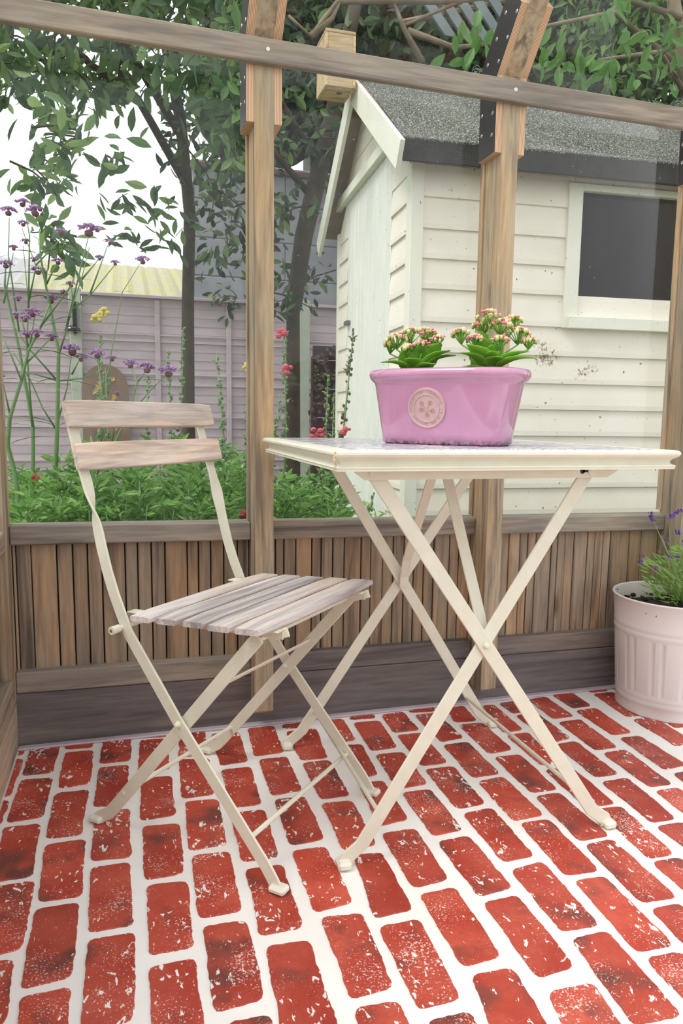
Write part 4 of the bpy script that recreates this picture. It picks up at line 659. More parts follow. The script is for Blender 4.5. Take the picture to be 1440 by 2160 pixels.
def fatleaf(p, d, up, L, W):
    """thick scalloped spoon leaf"""
    p, d, up = Vector(p), Vector(d).normalized(), Vector(up); a = d.cross(up).normalized(); u = a.cross(d); m = MB(); n = 12; rows = []
    for i in range(n+1):
        t = i/n; wd = W*.5*(math.sin(math.pi*min(1, t*.86+.14)**.85)**.75 if t > .12 else .16+t*2); wd *= 1+.05*math.sin(i*2.6)
        if i == n: wd = W*.08
        c = p+d*(L*t)+u*(.10*L*math.sin(t*3)-.06*L*t*t); th = .0016
        rows.append([c-a*wd+u*(wd*.25), c-a*wd*.5+u*(wd*.04), c, c+a*wd*.5+u*(wd*.04), c+a*wd+u*(wd*.25)])
    v = [q for r in rows for q in r]; N = len(v); v += [q-u*.0018 for q in v]; f = []
    for i in range(n):
        for j in range(4): f.append((i*5+j, i*5+j+1, i*5+j+6, i*5+j+5)); f.append((N+i*5+j+5, N+i*5+j+6, N+i*5+j+1, N+i*5+j))
    for i in range(n): f.append((i*5, i*5+5, N+i*5+5, N+i*5)); f.append((i*5+4, N+i*5+4, N+i*5+9, i*5+9))
    f += [tuple([n*5+j for j in range(5)]+[N+n*5+j for j in range(4, -1, -1)])]
    return m.add(v, f)
cr = Vector((_c, -_s, 0)); tc = Vector((-_s, -_c, 0))   # rightward and towards the viewer
def kal(c, label, leaves, heads, nb):
    K = thing('kalanchoe', label, 'plant', tuple(c), 'kalanchoes in the pink planter'); del K['group']
    for (ax, ay, az, L, W) in leaves:
        L, W, az = L*1.12, W*1.3, az*1.15+.12
        d = cr*ax+tc*ay+Vector((0, 0, az)); fatleaf(c+Vector((0, 0, .006))+d.normalized()*.008, d, (0, 0, 1) if abs(az) < .8 else tc*-1+Vector((0, 0, .6)), L, W).make('leaf', L_kal, K, True)
    st = MB()
    for (hx, hy, hz, R_) in heads:
        R_ *= 1.22; hx *= 1.15
        hc = c+cr*hx+tc*hy+Vector((0, 0, hz)); mid = c+cr*hx*.35+tc*hy*.35+Vector((0, 0, hz*.5)); st.tube([c, mid, hc-Vector((0, 0, .012))], [.002, .0017, .0014], 6)
        cl = [MB() for _ in range(4)]
        for _ in range(nb):
            t, ph = random.uniform(0, 6.28), random.uniform(0, 1.25); q = hc+cr*(R_*math.sin(ph)*math.cos(t))+tc*(R_*math.sin(ph)*math.sin(t))+Vector((0, 0, R_*.75*math.cos(ph)))
            st.tube([hc-Vector((0, 0, .012)), q], [.0011, .0009], 4)
            k_ = random.choices((0, 1, 2), (6, 5, 1))[0]; r_ = random.uniform(.0023, .0035); cl[k_].ball(q, r_, 7, 5, 1.25)
            cl[3].ball(q-Vector((0, 0, r_*1.3)), r_*.85, 6, 4, 1.1)
            if k_ == 2 or random.random() < .12:
                for a_ in range(6): cl[k_ if k_ else 1].ball(q+cr*(.003*math.cos(a_*1.05))+tc*(.003*math.sin(a_*1.05))+Vector((0, 0, .001)), .0022, 5, 4)
        v, f, mi = [], [], []
        for k_, b_ in enumerate(cl):
            n0 = len(v); v += b_.v; f += [tuple(i+n0 for i in q) for q in b_.f]; mi += [k_]*len(b_.f)
        o = obj('flower_cluster', v, f, M_bud, K, True)
        o.data.polygons.foreach_set('material_index', mi)
    st.make('stems', plain('kalanchoe_stem', srgb(122, 170, 70), .5), K, True)
ka = PC - pa*.066 + Vector((0, 0, .130)); kb = PC + pa*.082 + Vector((0, 0, .130))
kal(ka, 'kalanchoe with rosier flowers, left of the two in the pink planter', [(.15, .5, .85, .044, .046), (-.8, .5, .75, .042, .034), (-1, .1, .18, .058, .028), (1, .35, .55, .062, .036), (1, .1, .35, .066, .030), (.75, .3, .75, .058, .036), (.5, -.4, 1, .05, .04), (-.5, -.5, .8, .05, .036), (-.35, .8, .35, .04, .03), (.1, -.2, 1.2, .05, .035), (.6, .8, .2, .04, .026)],
    [(-.035, .010, .062, .018), (-.012, .016, .072, .018), (.006, .022, .054, .012), (.012, -.004, .076, .018), (.036, .004, .062, .016), (-.016, .02, .048, .010), (.022, -.02, .07, .015), (-.045, -.01, .055, .014)], 24)
kal(kb, 'kalanchoe with paler looser flowers, right of the two in the pink planter', [(-.75, .6, .55, .062, .036), (-.05, .5, .8, .040, .030), (-.4, .1, .95, .052, .042), (-1, .5, .40, .060, .026), (-1, .2, -.02, .05, .02), (-.1, .9, .5, .045, .028), (1, .5, .45, .062, .034), (1, .6, .22, .070, .030), (-.35, -.2, 1, .062, .046), (.5, -.5, .8, .05, .036), (1, .1, .3, .055, .03), (.1, .7, .25, .04, .03)],
    [(-.048, .006, .066, .017), (-.026, .008, .058, .014), (-.004, .0, .098, .020), (.012, .01, .082, .018), (.034, .0, .092, .016), (.040, .012, .066, .020), (.010, .024, .054, .014), (.058, .01, .058, .012), (-.01, -.02, .085, .018)], 26)
# ---------------------------------------------------------------- bucket and lavender
BC = (1.418, 1.615, 0); BK = thing('bucket', 'pale pink ribbed metal bucket standing against the wooden wall', 'bucket', BC)
M_bk = plain('pale_pink_enamel', srgb(218, 209, 207), .38, coat=.2)
n = 288; prof_b = [(.132, .004), (.1365, .001), (.139, .004), (.1368, .008), (.1375, .030), (.1392, .034), (.1405, .040), (.1392, .046), (.1398, .050), (.1412, .055), (.1400, .060), (.1405, .066), (.1412, .070), (.1500, .205), (.1502, .210), (.1508, .216), (.1528, .222), (.1515, .228), (.1512, .232), (.1532, .238), (.1522, .244), (.1580, .306), (.1600, .309), (.1610, .312), (.1600, .315), (.1578, .3145), (.1560, .310), (.1525, .262)]
v = []; f = []
for i, (r, z) in enumerate(prof_b):
    for j in range(n):
        rr = r
        if .067 < z < .206:   # pressed vertical flutes in pairs
            ph = (j*24/n) % 2
            if ph < .22 or .62 < ph < .84: rr -= .0026
        t = 2*math.pi*j/n; v.append((BC[0]+rr*math.cos(t), BC[1]+rr*math.sin(t), z))
for i in range(len(prof_b)-1): f += [(i*n+j, i*n+(j+1) % n, (i+1)*n+(j+1) % n, (i+1)*n+j) for j in range(n)]
f.append(tuple(range(n-1, -1, -1))); bb = obj('bucket_body', v, f, M_bk, BK, True)
m = MB().lathe([(.153, .268), (.10, .276), (.04, .282), (0.001, .284)], BC, 40)
for j in range(260):
    t = random.uniform(0, 6.28); r = .148*math.sqrt(random.random()); m.ball((BC[0]+r*math.cos(t), BC[1]+r*math.sin(t), .276+random.uniform(0, .006)), random.uniform(.003, .009), 5, 4, .7)
for j in range(16):
    t = math.radians(random.uniform(120, 230)); m.ball((BC[0]+.1545*math.cos(t), BC[1]+.1545*math.sin(t), random.uniform(.28, .305)), random.uniform(.001, .0028), 5, 4)
m.make('soil', M_soil, BK)
LV = thing('lavender', 'lavender with purple flower spikes growing in the pink bucket', 'plant', (BC[0], BC[1], .28))
L_lav = leafmat('lavender_leaves', srgb(116, 158, 74), srgb(148, 188, 96), srgb(176, 208, 124), .4)
M_lav = leafmat('lavender_flowers', srgb(70, 44, 120), srgb(112, 70, 160), srgb(140, 96, 184), .25)
M_lst = plain('lavender_stem', srgb(138, 156, 104), .6)
lb = Vector((BC[0]+.03, BC[1]-.01, .28)); st = MB(); lf = MB()


for (x_, y_, tx, ty, k_) in LAV:
    tip = Vector((x_, y_, tx)); base = lb+Vector((random.uniform(-.05, .05), random.uniform(-.03, .03), 0)); mid = base.lerp(tip, .5)+Vector((random.uniform(-.01, .01), 0, .01)); st.tube([base, mid, tip], [.0016, .0013, .001], 5)
    sp = MB(); h = ty; d = (tip-mid).normalized() if k_ == 0 else Vector((.8, .1, .45)).normalized()
    for i in range(int(h/.0012)):
        t = random.random(); c_ = tip+d*(h*t); a = random.uniform(0, 6.28); q = c_+Vector((.0045*math.cos(a), .0045*math.sin(a), 0)); sp.ball(q, random.uniform(.0016, .0028), 5, 4, 1.3)
    sp.make('flower_spike', M_lav, LV)
    for i in range(5):
        q = base.lerp(mid, random.uniform(.3, 1)); lf.leaf(q, (random.uniform(-1, 1), random.uniform(-1, 1), .6), random.uniform(.012, .03), .003, n=2)
for i in range(1100):
    a = random.uniform(0, 6.28); r = random.uniform(0, .13); z = random.uniform(0, .16); p = lb+Vector((r*math.cos(a)+.03, r*math.sin(a), z*(1.1-r*4)+.012)); lf.leaf(p, (math.cos(a), math.sin(a), random.uniform(.1, 1.2)), random.uniform(.018, .042), random.uniform(.003, .009), n=2)
for i in range(24):
    a = random.uniform(0, 6.28); st.tube([lb, lb+Vector((.08*math.cos(a)+.02, .08*math.sin(a), random.uniform(.06, .15)))], [.0016, .0009], 5)
st.make('stems', M_lst, LV); lfo = lf.make('foliage', L_lav, LV); lfo['kind'] = 'stuff'
# ---------------------------------------------------------------- shed
e_ = -.066; SX, SY = Vector((math.cos(e_), math.sin(e_), 0)), Vector((-math.sin(e_), math.cos(e_), 0)); SC = Vector((1.0736, 2.75, -.02))
def sp_(a, b, z): return SC+SX*a+SY*b+Vector((0, 0, z))
SHM = Matrix.Translation(SC) @ Matrix(((SX.x, SY.x, 0, 0), (SX.y, SY.y, 0, 0), (0, 0, 1, 0), (0, 0, 0, 1)))
SH = thing('garden_shed', 'cream painted wooden shed with shiplap boards and grey felt roof, outside the glass', 'shed', tuple(sp_(.9, .7, 0)))
def sbox(name, a0, a1, b0, b1, z0, z1, mat, par=None, bev=.002): return MB().box(a0, a1, b0, b1, z0, z1, bev, SHM).make(name, mat, par or SH)
SL = 2.3; DZ = .02
sbox('core_wall', .03, SL, .03, 1.31, 0, 1.74, plain('shed_core', srgb(200, 196, 180), .8), None, 0) if 0 else None
def lap(name, a0, a1, z0, z1, face, sgn, mat, pr=.012):
    """shiplap board; face 'f' on the long front, 'g' on the gable"""
    poly = [(0, z0), (-pr, z0+.001), (-pr, z0+.02), (-.002, z1+.004), (.012, z1+.004), (.012, z0)]
    if face == 'f': fr = lambda p, z, d: tuple(sp_(d, p, z))
    else: fr = lambda p, z, d: tuple(sp_(p, d, z))
    return MB().prism(poly, a0, a1, fr).make(name, mat, SH)
laps = [1.62, 1.504, 1.392, 1.278, 1.153, 1.037, .925, .819, .711, .603, .495, .385, .272, .16, .05]; laps = [z+DZ for z in laps]
ztop = 1.755
for z in laps:
    if z > 1.19 and z < 1.70 - .0: lap('shiplap_board', .035, .640, z, ztop, 'f', 1, M_shed); (lap('shiplap_board', 1.56, SL, z, ztop, 'f', 1, M_shed) if z < 1.72 else None)
    else: lap('shiplap_board', .035, SL, z, ztop, 'f', 1, M_shed)
    ztop = z
sbox('wall_plate', .64, 1.56, -.006, .010, 1.735, 1.76, M_shed)
sbox('corner_trim', .0, .034, -.020, .006, 0, 1.76, M_trim); sbox('corner_trim', -.018, .004, -.020, .040, 0, 1.76, M_trim); sbox('corner_trim', -.016, .004, 1.305, 1.345, 0, 1.80, M_trim)
wf = sbox('window_frame', .638, .700, -.022, .01, 1.17, 1.735, M_trim)
sbox('frame_rail', .700, 1.52, -.022, .01, 1.708, 1.735, M_trim, wf); sbox('frame_stile', 1.50, 1.56, -.022, .01, 1.17, 1.735, M_trim, wf)
sbox('frame_sill', .66, 1.56, -.040, .01, 1.168, 1.216, M_trim, wf); sbox('frame_bead', .700, 1.5, -.006, .006, 1.216, 1.240, plain('old_putty', srgb(128, 108, 98), .8), wf)
def darkglass():
    t = NT('dark_window_glass'); t.bsdf(srgb(26, 23, 20), .05, spec=.12); return t.m
sbox('window_pane', .695, 1.505, .004, .008, 1.22, 1.712, darkglass(), wf, 0)
# gable: shiplap beside a boarded double door
def zroof_(t): return 1.76+(t+.07)*.79 if t < .67 else 1.76+(1.41-t)*.79
zt = 1.90
gz = [1.62, 1.504, 1.392, 1.278, 1.153, 1.037, .925, .819, .711, .603, .495, .385, .272, .16, .05]
prev = 1.74
for z in gz:
    lap('gable_board', .042, .284, z+DZ-.01, prev, 'g', 1, M_shed); lap('gable_board', 1.10, 1.305, z+DZ-.01, prev, 'g', 1, M_shed); prev = z+DZ-.01
def gpoly(name, pts, p0, p1, mat, par=None): return MB().prism(pts, p0, p1, lambda a, b, d: tuple(sp_(d, a, b))).make(name, mat, par or SH)
gpoly('gable_board', [(.04, 1.735), (.284, 1.735), (.284, 1.99), (.04, 1.80)], -.008, .01, M_shed)
gpoly('gable_board', [(1.10, 1.735), (1.30, 1.735), (1.30, 1.79), (1.10, 1.95)], -.008, .01, M_shed)
z = 1.965
while z < 2.28:
    z2 = min(z+.095, 2.31); a0 = max(.04, (z-1.79)/.79-.07+.02); a1 = 1.34-a0; b0 = (z2-1.79)/.79-.05; b1 = 1.34-b0
    gpoly('gable_board', [(a0, z), (a1, z), (max(b1, .68), z2), (min(b0, .66), z2)], -.010, .01, M_shed); z = z2+.004
dn = 11; dw_ = (1.10-.284)/dn
dr = sbox('door', .0, .014, .284, 1.10, .06, 1.92, plain('door_core', srgb(120, 122, 116), .8), None, 0)
for i in range(dn):
    sbox('door_board', -.008, .0, .284+i*dw_+.004, .284+(i+1)*dw_-.004, .06, 1.915, M_door, dr, .0025)
sbox('door_latch', -.03, -.008, 1.02, 1.09, 1.28, 1.30, plain('dull_metal', srgb(120, 118, 120), .5, .6), dr)
sbox('door_header', -.040, -.008, .33, 1.31, 1.905, 1.955, M_trim)
M_edge = plain('weathered_roof_edge', srgb(140, 118, 96), .8, var=.25)
def slope(name, t0, z0, t1, z1, a0, a1, th, mat, off=0):
    d = Vector((t1-t0, z1-z0)).normalized(); nx, nz = -d.y, d.x
    if nz < 0: nx, nz = -nx, -nz
    p = [(t0+nx*off, z0+nz*off), (t1+nx*off, z1+nz*off), (t1+nx*(off+th), z1+nz*(off+th)), (t0+nx*(off+th), z0+nz*(off+th))]
    return MB().prism(p, a0, a1, lambda a, b, d_: tuple(sp_(d_, a, b))).make(name, mat, SH)
slope('roof_board', -.095, 1.797, .670, 2.335, -.085, SL+.05, .014, M_edge); slope('roof_board', 1.435, 1.797, .670, 2.335, -.085, SL+.05, .014, M_edge)
slope('roof_felt', -.105, 1.790, .670, 2.335, -.080, SL+.06, .006, M_felt, .0145); slope('roof_felt', 1.445, 1.790, .670, 2.335, -.080, SL+.06, .006, M_felt, .0145)
sbox('felt_drip_edge', -.082, SL+.06, -.114, -.102, 1.728, 1.812, plain('felt_edge', srgb(46, 46, 42), .95, var=.3), None, .003); sbox('fascia_board', 0, SL, -.095, -.075, 1.735, 1.785, M_edge)
slope('barge_board', -.100, 1.700, .672, 2.225, -.105, -.087, .100, M_trim); slope('barge_board', 1.440, 1.700, .668, 2.225, -.105, -.087, .100, M_trim)
# stains where the water drips are part of the boards' paint (material); nest box on the gable
NB = thing('bird_box', 'small unpainted wooden nest box fixed high at the shed gable peak', 'bird box', (.92, 3.35, 2.20))
W_nest = wood('nest_wood', srgb(196, 174, 138), srgb(150, 124, 92), srgb(206, 180, 140), 0, .4, .7, 1, False)
MB().box(.855, .867, 3.27, 3.43, 2.20, 2.415, .002).make('side_panel', W_nest, NB); MB().box(.978, .990, 3.27, 3.43, 2.20, 2.415, .002).make('side_panel', W_nest, NB)
MB().box(.867, .978, 3.27, 3.282, 2.20, 2.415, .002).make('front_panel', W_nest, NB); MB().box(.867, .978, 3.282, 3.43, 2.20, 2.212, .002).make('floor_panel', W_nest, NB)
MB().box(  .855, .990, 3.27, 3.45, 2.416, 2.430, .002).make('lid', W_nest, NB); MB().tube([(.935, 3.335, 2.1995), (.935, 3.335, 2.1985)], .014, 16).make('drain_disc', plain('grey_disc', srgb(92, 104, 112), .5), NB)
# ---------------------------------------------------------------- fence, reflected block wall, garage
FN = thing('garden_fence', 'mauve painted lapped board fence with pale posts behind the flower bed', 'fence', (.8, 6.2, 0))
def mauve():
    t = NT('mauve_fence_paint'); v = t.coord((.3, 1, 1), 6); n = t.noise(v, 9, 4, .6); c = t.ramp(n, (.3, srgb(186, 170, 178)[:3]), (.7, srgb(208, 192, 198)[:3]))
    oi = t.new('ObjectInfo'); c = t.mix(1, c, t.ramp(oi.outputs['Random'], (0, (.9, .9, .92)), (1, (1.06, 1.05, 1.06))), 'MULTIPLY'); t.bsdf(c, .8, bump=t.noise(v, 60, 3), bstr=.3, bdist=.003); return t.m
M_fence = mauve(); M_fpost = plain('pale_fence_post', srgb(186, 194, 180), .7, var=.06)
fpx = [-4.03, -2.20, -.37, 1.455, 3.285, 5.115]
for xx in fpx: MB().box(xx-.045, xx+.045, 6.17, 6.26, -.03, 1.74, .005).make('fence_post', M_fpost, FN)
for i in range(5):
    a, b = fpx[i]+.05, fpx[i+1]-.05; z = -.02; kx = 0
    while z < 1.68:
        hh = .0685; pr = .006 if kx % 5 else .016
        poly = [(6.215, z), (6.215-pr, z+.001), (6.213, z+hh+.006), (6.222, z+hh+.006), (6.222, z)]
        MB().prism(poly, a, b, lambda p, q, d: (d, p, q)).make('fence_board', M_fence, FN); z += hh; kx += 1
    for t in (.33, .66): MB().box(a+(b-a)*t-.02, a+(b-a)*t+.02, 6.186, 6.20, -.02, 1.68, .003).make('fence_batten', M_fence, FN)
    MB().box(a-.01, b+.01, 6.17, 6.24, 1.690, 1.714, .003).make('fence_cap', M_fence, FN)
    for z_ in (1.40, 1.09, .75, .40): MB().box(a, b, 6.190, 6.203, z_, z_+.012, .002).make('fence_rail', M_fence, FN)
OB = thing('block_outbuilding', 'tall grey block outbuilding wall standing behind the fence and tree', 'building', (1.8, 7.4, 0))  # grey wall reflected in the glass, built as solid blocks behind the tree
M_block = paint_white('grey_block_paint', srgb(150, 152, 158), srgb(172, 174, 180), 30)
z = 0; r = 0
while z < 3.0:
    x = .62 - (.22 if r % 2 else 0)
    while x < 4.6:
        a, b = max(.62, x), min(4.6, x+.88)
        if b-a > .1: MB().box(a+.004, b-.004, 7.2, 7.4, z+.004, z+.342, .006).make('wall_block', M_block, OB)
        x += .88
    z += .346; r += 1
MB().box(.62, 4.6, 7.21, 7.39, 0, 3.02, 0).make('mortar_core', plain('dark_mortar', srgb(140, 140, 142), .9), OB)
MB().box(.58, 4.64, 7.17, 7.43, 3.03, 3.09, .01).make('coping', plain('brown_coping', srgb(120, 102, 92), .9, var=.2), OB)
def roofm():
    t = NT('lichened_roof'); v = t.coord(); n = t.noise(v, 3.2, 8, .75); n2 = t.noise(v, 28, 4, .7)
    s = t.new('SeparateXYZ'); t.link(v, s.inputs[0]); gx = t.ramp(s.outputs[0], (-.9, (0, 0, 0)), (.4, (1, 1, 1)))
    a = t.math('ADD', n2, t.math('MULTIPLY', gx, .13)); c = t.mix(t.ramp(a, (.60, BW[0]), (.68, BW[1])), srgb(172, 172, 178), srgb(182, 176, 30)); t.bsdf(c, .9, bump=n2, bstr=.4, bdist=.02); return t.m
GA = thing('neighbour_garage', 'low garage roof spotted with yellow lichen beyond the fence', 'garage', (-1.6, 8.8, 0))
m = MB(); v = []; nx = 120
for i in range(nx+1):
    x_ = -5.2+6.35*i/nx; h_ = .007*math.sin(x_*2*math.pi/.15)
    v += [(x_, 7.5, 1.88+h_), (x_, 10.0, 2.64+h_), (x_, 7.5, 1.87+h_), (x_, 10.0, 2.63+h_)]
m.add(v, [(4*i, 4*i+4, 4*i+5, 4*i+1) for i in range(nx)]+[(4*i+2, 4*i+3, 4*i+7, 4*i+6) for i in range(nx)]+[(4*i, 4*i+2, 4*i+6, 4*i+4) for i in range(nx)])
rf_m = roofm(); m.make('garage_roof', rf_m, GA, origin=(-1.2, 8.7, 1.8)); MB().box(-5.1, 1.0, 7.7, 9.9, 0, 1.86, .01).make('garage_wall', plain('render', srgb(190, 186, 180), .9), GA)
AR = thing('arched_plaque', 'brown arched garden plaque with yellow leaves leaning on the fence', 'plaque', (-.16, 6.1, .5))
ap = [(-.175, .5), (.175, .5)] + [(.175*math.cos(t), .96+.2*math.sin(t)) for t in [math.pi*j/16 for j in range(17)]]
MB().prism([(a-.16, b) for a, b in ap], 6.10, 6.14, lambda a, b, d: (a, d, b)).make('plaque_panel', plain('brown_plaque', srgb(132, 108, 92), .7, var=.15), AR)
for j in range(26):
    q = (-.16+random.uniform(-.11, .13), 6.097, random.uniform(.62, 1.1)); m = MB(); m.leaf(q, (random.uniform(-1, 1), 0, random.uniform(-1, 1)), random.uniform(.04, .07), .035, (0, -1, 0), 0, 2)
    m.make('painted_leaf', plain('ochre_leaf%d' % (j % 3), (srgb(204, 174, 92), srgb(190, 156, 80), srgb(96, 130, 132))[j % 3], .6) if j < 3 else bpy.data.materials['ochre_leaf%d' % (j % 3)], AR)
LM = thing('hanging_lamp', 'small black dome lamp hanging on the left fence post', 'lamp', (-.37, 6.1, 1.40))
MB().box(-.385, -.355, 6.10, 6.174, 1.39, 1.62, .004).make('bracket', M_black, LM)
MB().lathe([(.005, .045), (.02, .042), (.055, .022), (.062, .0), (.055, -.004), (.0, -.004)], (-.385, 6.09, 1.40), 20).make('dome_shade', plain('gloss_black', srgb(26, 28, 36), .2, coat=.6), LM, True)
CB = thing('compost_bin', 'dark maroon boarded compost bin beside the shed, overgrown with ivy', 'compost bin', (1.53, 5.6, 0))  # dark maroon boards filling a dark area beside the shed
M_cb = plain('maroon_boards', srgb(74, 50, 54), .8, var=.15)
z = 0
while z < 1.22: MB().box(1.38, 1.72, 5.58, 5.60, z+.003, z+.107, .004).make('side_board', M_cb, CB); z += .11
for xx in (1.38, 1.70): MB().box(xx, xx+.04, 5.60, 5.64, 0, 1.24, .004).make('corner_batten', M_cb, CB)
m = MB()
for j in range(150): m.leaf((random.uniform(1.36, 1.74), random.uniform(5.5, 5.57), random.gauss(1.12, .12) if j % 2 else random.uniform(.7, 1.25)), (random.uniform(-1, 1), -.3, random.uniform(-1, .3)), random.uniform(.03, .06), .04, (0, -1, .2), n=2)
iv = m.make('ivy', leafmat('ivy_leaves', srgb(62, 60, 46), srgb(96, 84, 62), srgb(88, 104, 60), .2), CB); iv['kind'] = 'stuff'
# glass reflection of a leaded house window, built solid high beyond the trees
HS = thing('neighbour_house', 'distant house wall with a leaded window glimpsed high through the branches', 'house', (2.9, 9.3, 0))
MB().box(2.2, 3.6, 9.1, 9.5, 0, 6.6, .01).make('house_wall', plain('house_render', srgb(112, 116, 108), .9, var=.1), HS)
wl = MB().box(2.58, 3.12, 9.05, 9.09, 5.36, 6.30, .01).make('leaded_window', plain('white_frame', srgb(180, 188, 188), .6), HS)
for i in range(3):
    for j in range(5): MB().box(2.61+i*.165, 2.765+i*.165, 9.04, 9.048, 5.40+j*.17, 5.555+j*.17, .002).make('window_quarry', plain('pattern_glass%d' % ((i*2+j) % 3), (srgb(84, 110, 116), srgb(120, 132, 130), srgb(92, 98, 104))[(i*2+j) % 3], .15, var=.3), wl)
# row of slanted grey slats crossed by a rail, in the branches
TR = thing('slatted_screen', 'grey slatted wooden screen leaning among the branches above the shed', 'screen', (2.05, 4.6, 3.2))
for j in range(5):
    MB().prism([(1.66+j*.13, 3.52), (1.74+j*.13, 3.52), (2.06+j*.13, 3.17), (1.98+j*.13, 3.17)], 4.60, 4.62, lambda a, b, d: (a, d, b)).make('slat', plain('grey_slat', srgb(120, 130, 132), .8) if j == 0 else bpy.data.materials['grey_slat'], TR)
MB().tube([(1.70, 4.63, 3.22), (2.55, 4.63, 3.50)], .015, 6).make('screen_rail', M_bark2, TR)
# ---------------------------------------------------------------- trees
def rnd(s): return random.uniform(-s, s)
def tree(name, label, trunk, rads, branches, mat, clusters, n, rad, L, bark=M_bark, droop=.5, wl=.38):
    base = trunk[0]; t = thing(name, label, 'tree', tuple(base))
    tk = MB().tube(trunk, rads, 10); tko = tk.make('trunk', bark, t, True)
    for b, r in branches: MB().tube(b, [r, r*.75, r*.5] if len(b) == 3 else [r*(1-.6*i/(len(b)-1)) for i in range(len(b))], 7).make('branch', bark, t, True)
    m = MB(); tw = MB()
    for c in clusters:
        c = Vector(c); ax = Vector((rnd(1), rnd(1), rnd(.5)-.3)).normalized(); tw.tube([c-ax*rad, c+Vector((0, 0, .02)), c+ax*rad], [.006, .005, .003], 4)
        for k_ in range(n):
            o = ax*rnd(rad)+Vector((random.gauss(0, rad*.42), random.gauss(0, rad*.5), random.gauss(0, rad*.42)))
            d = Vector((rnd(1), rnd(1), -droop+rnd(.8))); ll = random.uniform(.7, 1.2)*L; m.leaf(c+o, d, ll, ll*wl, n=3 if L > .08 else 2)
    fo = m.make('foliage', mat, t); fo['kind'] = 'stuff'; tw.make('twigs', bark, t); return t
C_ = CLUSTERS
tree('garden_tree', 'leafy tree with slender trunk overhanging the flower bed at the left', [(.402, 5.2, -.03), (.402, 5.2, .83), (.412, 5.2, 1.53), (.432, 5.2, 2.11), (.379, 5.2, 2.70), (.236, 5.0, 3.3)], [.055, .048, .042, .04, .038, .03],  # slender trunk stands in for a frame bar's reflection in the glass
     [([(.41, 5.2, 2.3), (.1, 4.7, 2.6), (-.3, 4.4, 2.72)], .03), ([(.38, 5.2, 2.6), (.0, 4.6, 2.9), (-.5, 4.3, 2.9)], .03), ([(.3, 5.1, 3.0), (.7, 4.7, 3.2), (1.0, 4.5, 3.1)], .025)], L_tree, C_['left'], 17, .115, .115)
m = MB()
for c in C_['midsparse']:
    for k_ in range(6): m.leaf(Vector(c)+Vector((rnd(.05), rnd(.1), rnd(.05))), (rnd(1), rnd(.5), rnd(.9)), .10, .036)
sp_l = m.make('leaf_spray', L_tree, bpy.data.objects['garden_tree']); sp_l['kind'] = 'stuff'
tree('ivy_clad_tree', 'dark ivy-clad tree trunk leaning to the right beside the shed', [(1.08, 4.9, -.03), (1.079, 4.9, .39), (1.074, 4.9, 1.46), (1.085, 4.9, 1.55), (1.142, 4.9, 1.95), (1.229, 4.9, 2.31), (1.297, 4.9, 2.56), (1.388, 4.9, 3.0), (1.51, 4.9, 3.6)], [.055, .05, .045, .055, .06, .06, .055, .05, .04],  # straight lower trunk follows a frame bar's reflection in the glass
     [([(1.2, 4.9, 2.2), (.9, 4.9, 2.5), (.6, 4.9, 2.7)], .025), ([(1.25, 4.9, 2.4), (1.0, 4.9, 2.75), (.7, 4.8, 2.95)], .025), ([(1.3, 4.9, 2.6), (1.7, 4.9, 2.9), (2.1, 4.9, 3.0)], .04)], L_dark, [c for c in C_['mid'] if c[2] > 2.75 or random.random() < .30], 32, .17, .095)
bt = tree('evergreen_tree', 'dense dark evergreen tree filling the space above the shed roof', [(2.6, 6.4, -.03), (2.6, 6.4, 1.5), (2.5, 6.4, 3.2), (2.7, 6.4, 4.6)], [.16, .15, .12, .08],
     [([(2.5, 6.4, 2.6), (1.9, 6.0, 3.2), (1.4, 5.6, 3.6)], .06), ([(2.5, 6.4, 2.8), (3.2, 6.0, 3.3), (3.8, 5.6, 3.6)], .06), ([(2.55, 6.4, 3.2), (2.2, 5.8, 3.8), (1.8, 5.4, 4.1)], .05)], L_dark, C_['top'], 60, .34, .125, wl=.42)
# close-leaved core behind the outer leaves of the evergreen: a lumpy solid crown
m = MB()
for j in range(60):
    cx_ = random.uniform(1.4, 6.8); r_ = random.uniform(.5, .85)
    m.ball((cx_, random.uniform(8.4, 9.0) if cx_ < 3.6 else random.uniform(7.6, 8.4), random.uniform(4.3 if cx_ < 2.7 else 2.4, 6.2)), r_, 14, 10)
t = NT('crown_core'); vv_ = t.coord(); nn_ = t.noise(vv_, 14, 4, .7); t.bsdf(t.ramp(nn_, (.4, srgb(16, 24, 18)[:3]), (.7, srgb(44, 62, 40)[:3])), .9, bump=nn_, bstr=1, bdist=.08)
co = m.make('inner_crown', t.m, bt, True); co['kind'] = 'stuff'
NT_ = thing('cherry_tree', 'paler leafy branches reaching over the shed roof at the upper right', 'tree', (3.4, 3.9, -.03))
MB().tube([(3.4, 3.9, -.03), (3.35, 3.9, 1.5), (3.2, 3.8, 2.6), (2.9, 3.7, 3.2)], [.07, .06, .05, .03], 8).make('trunk', M_bark2, NT_, True)
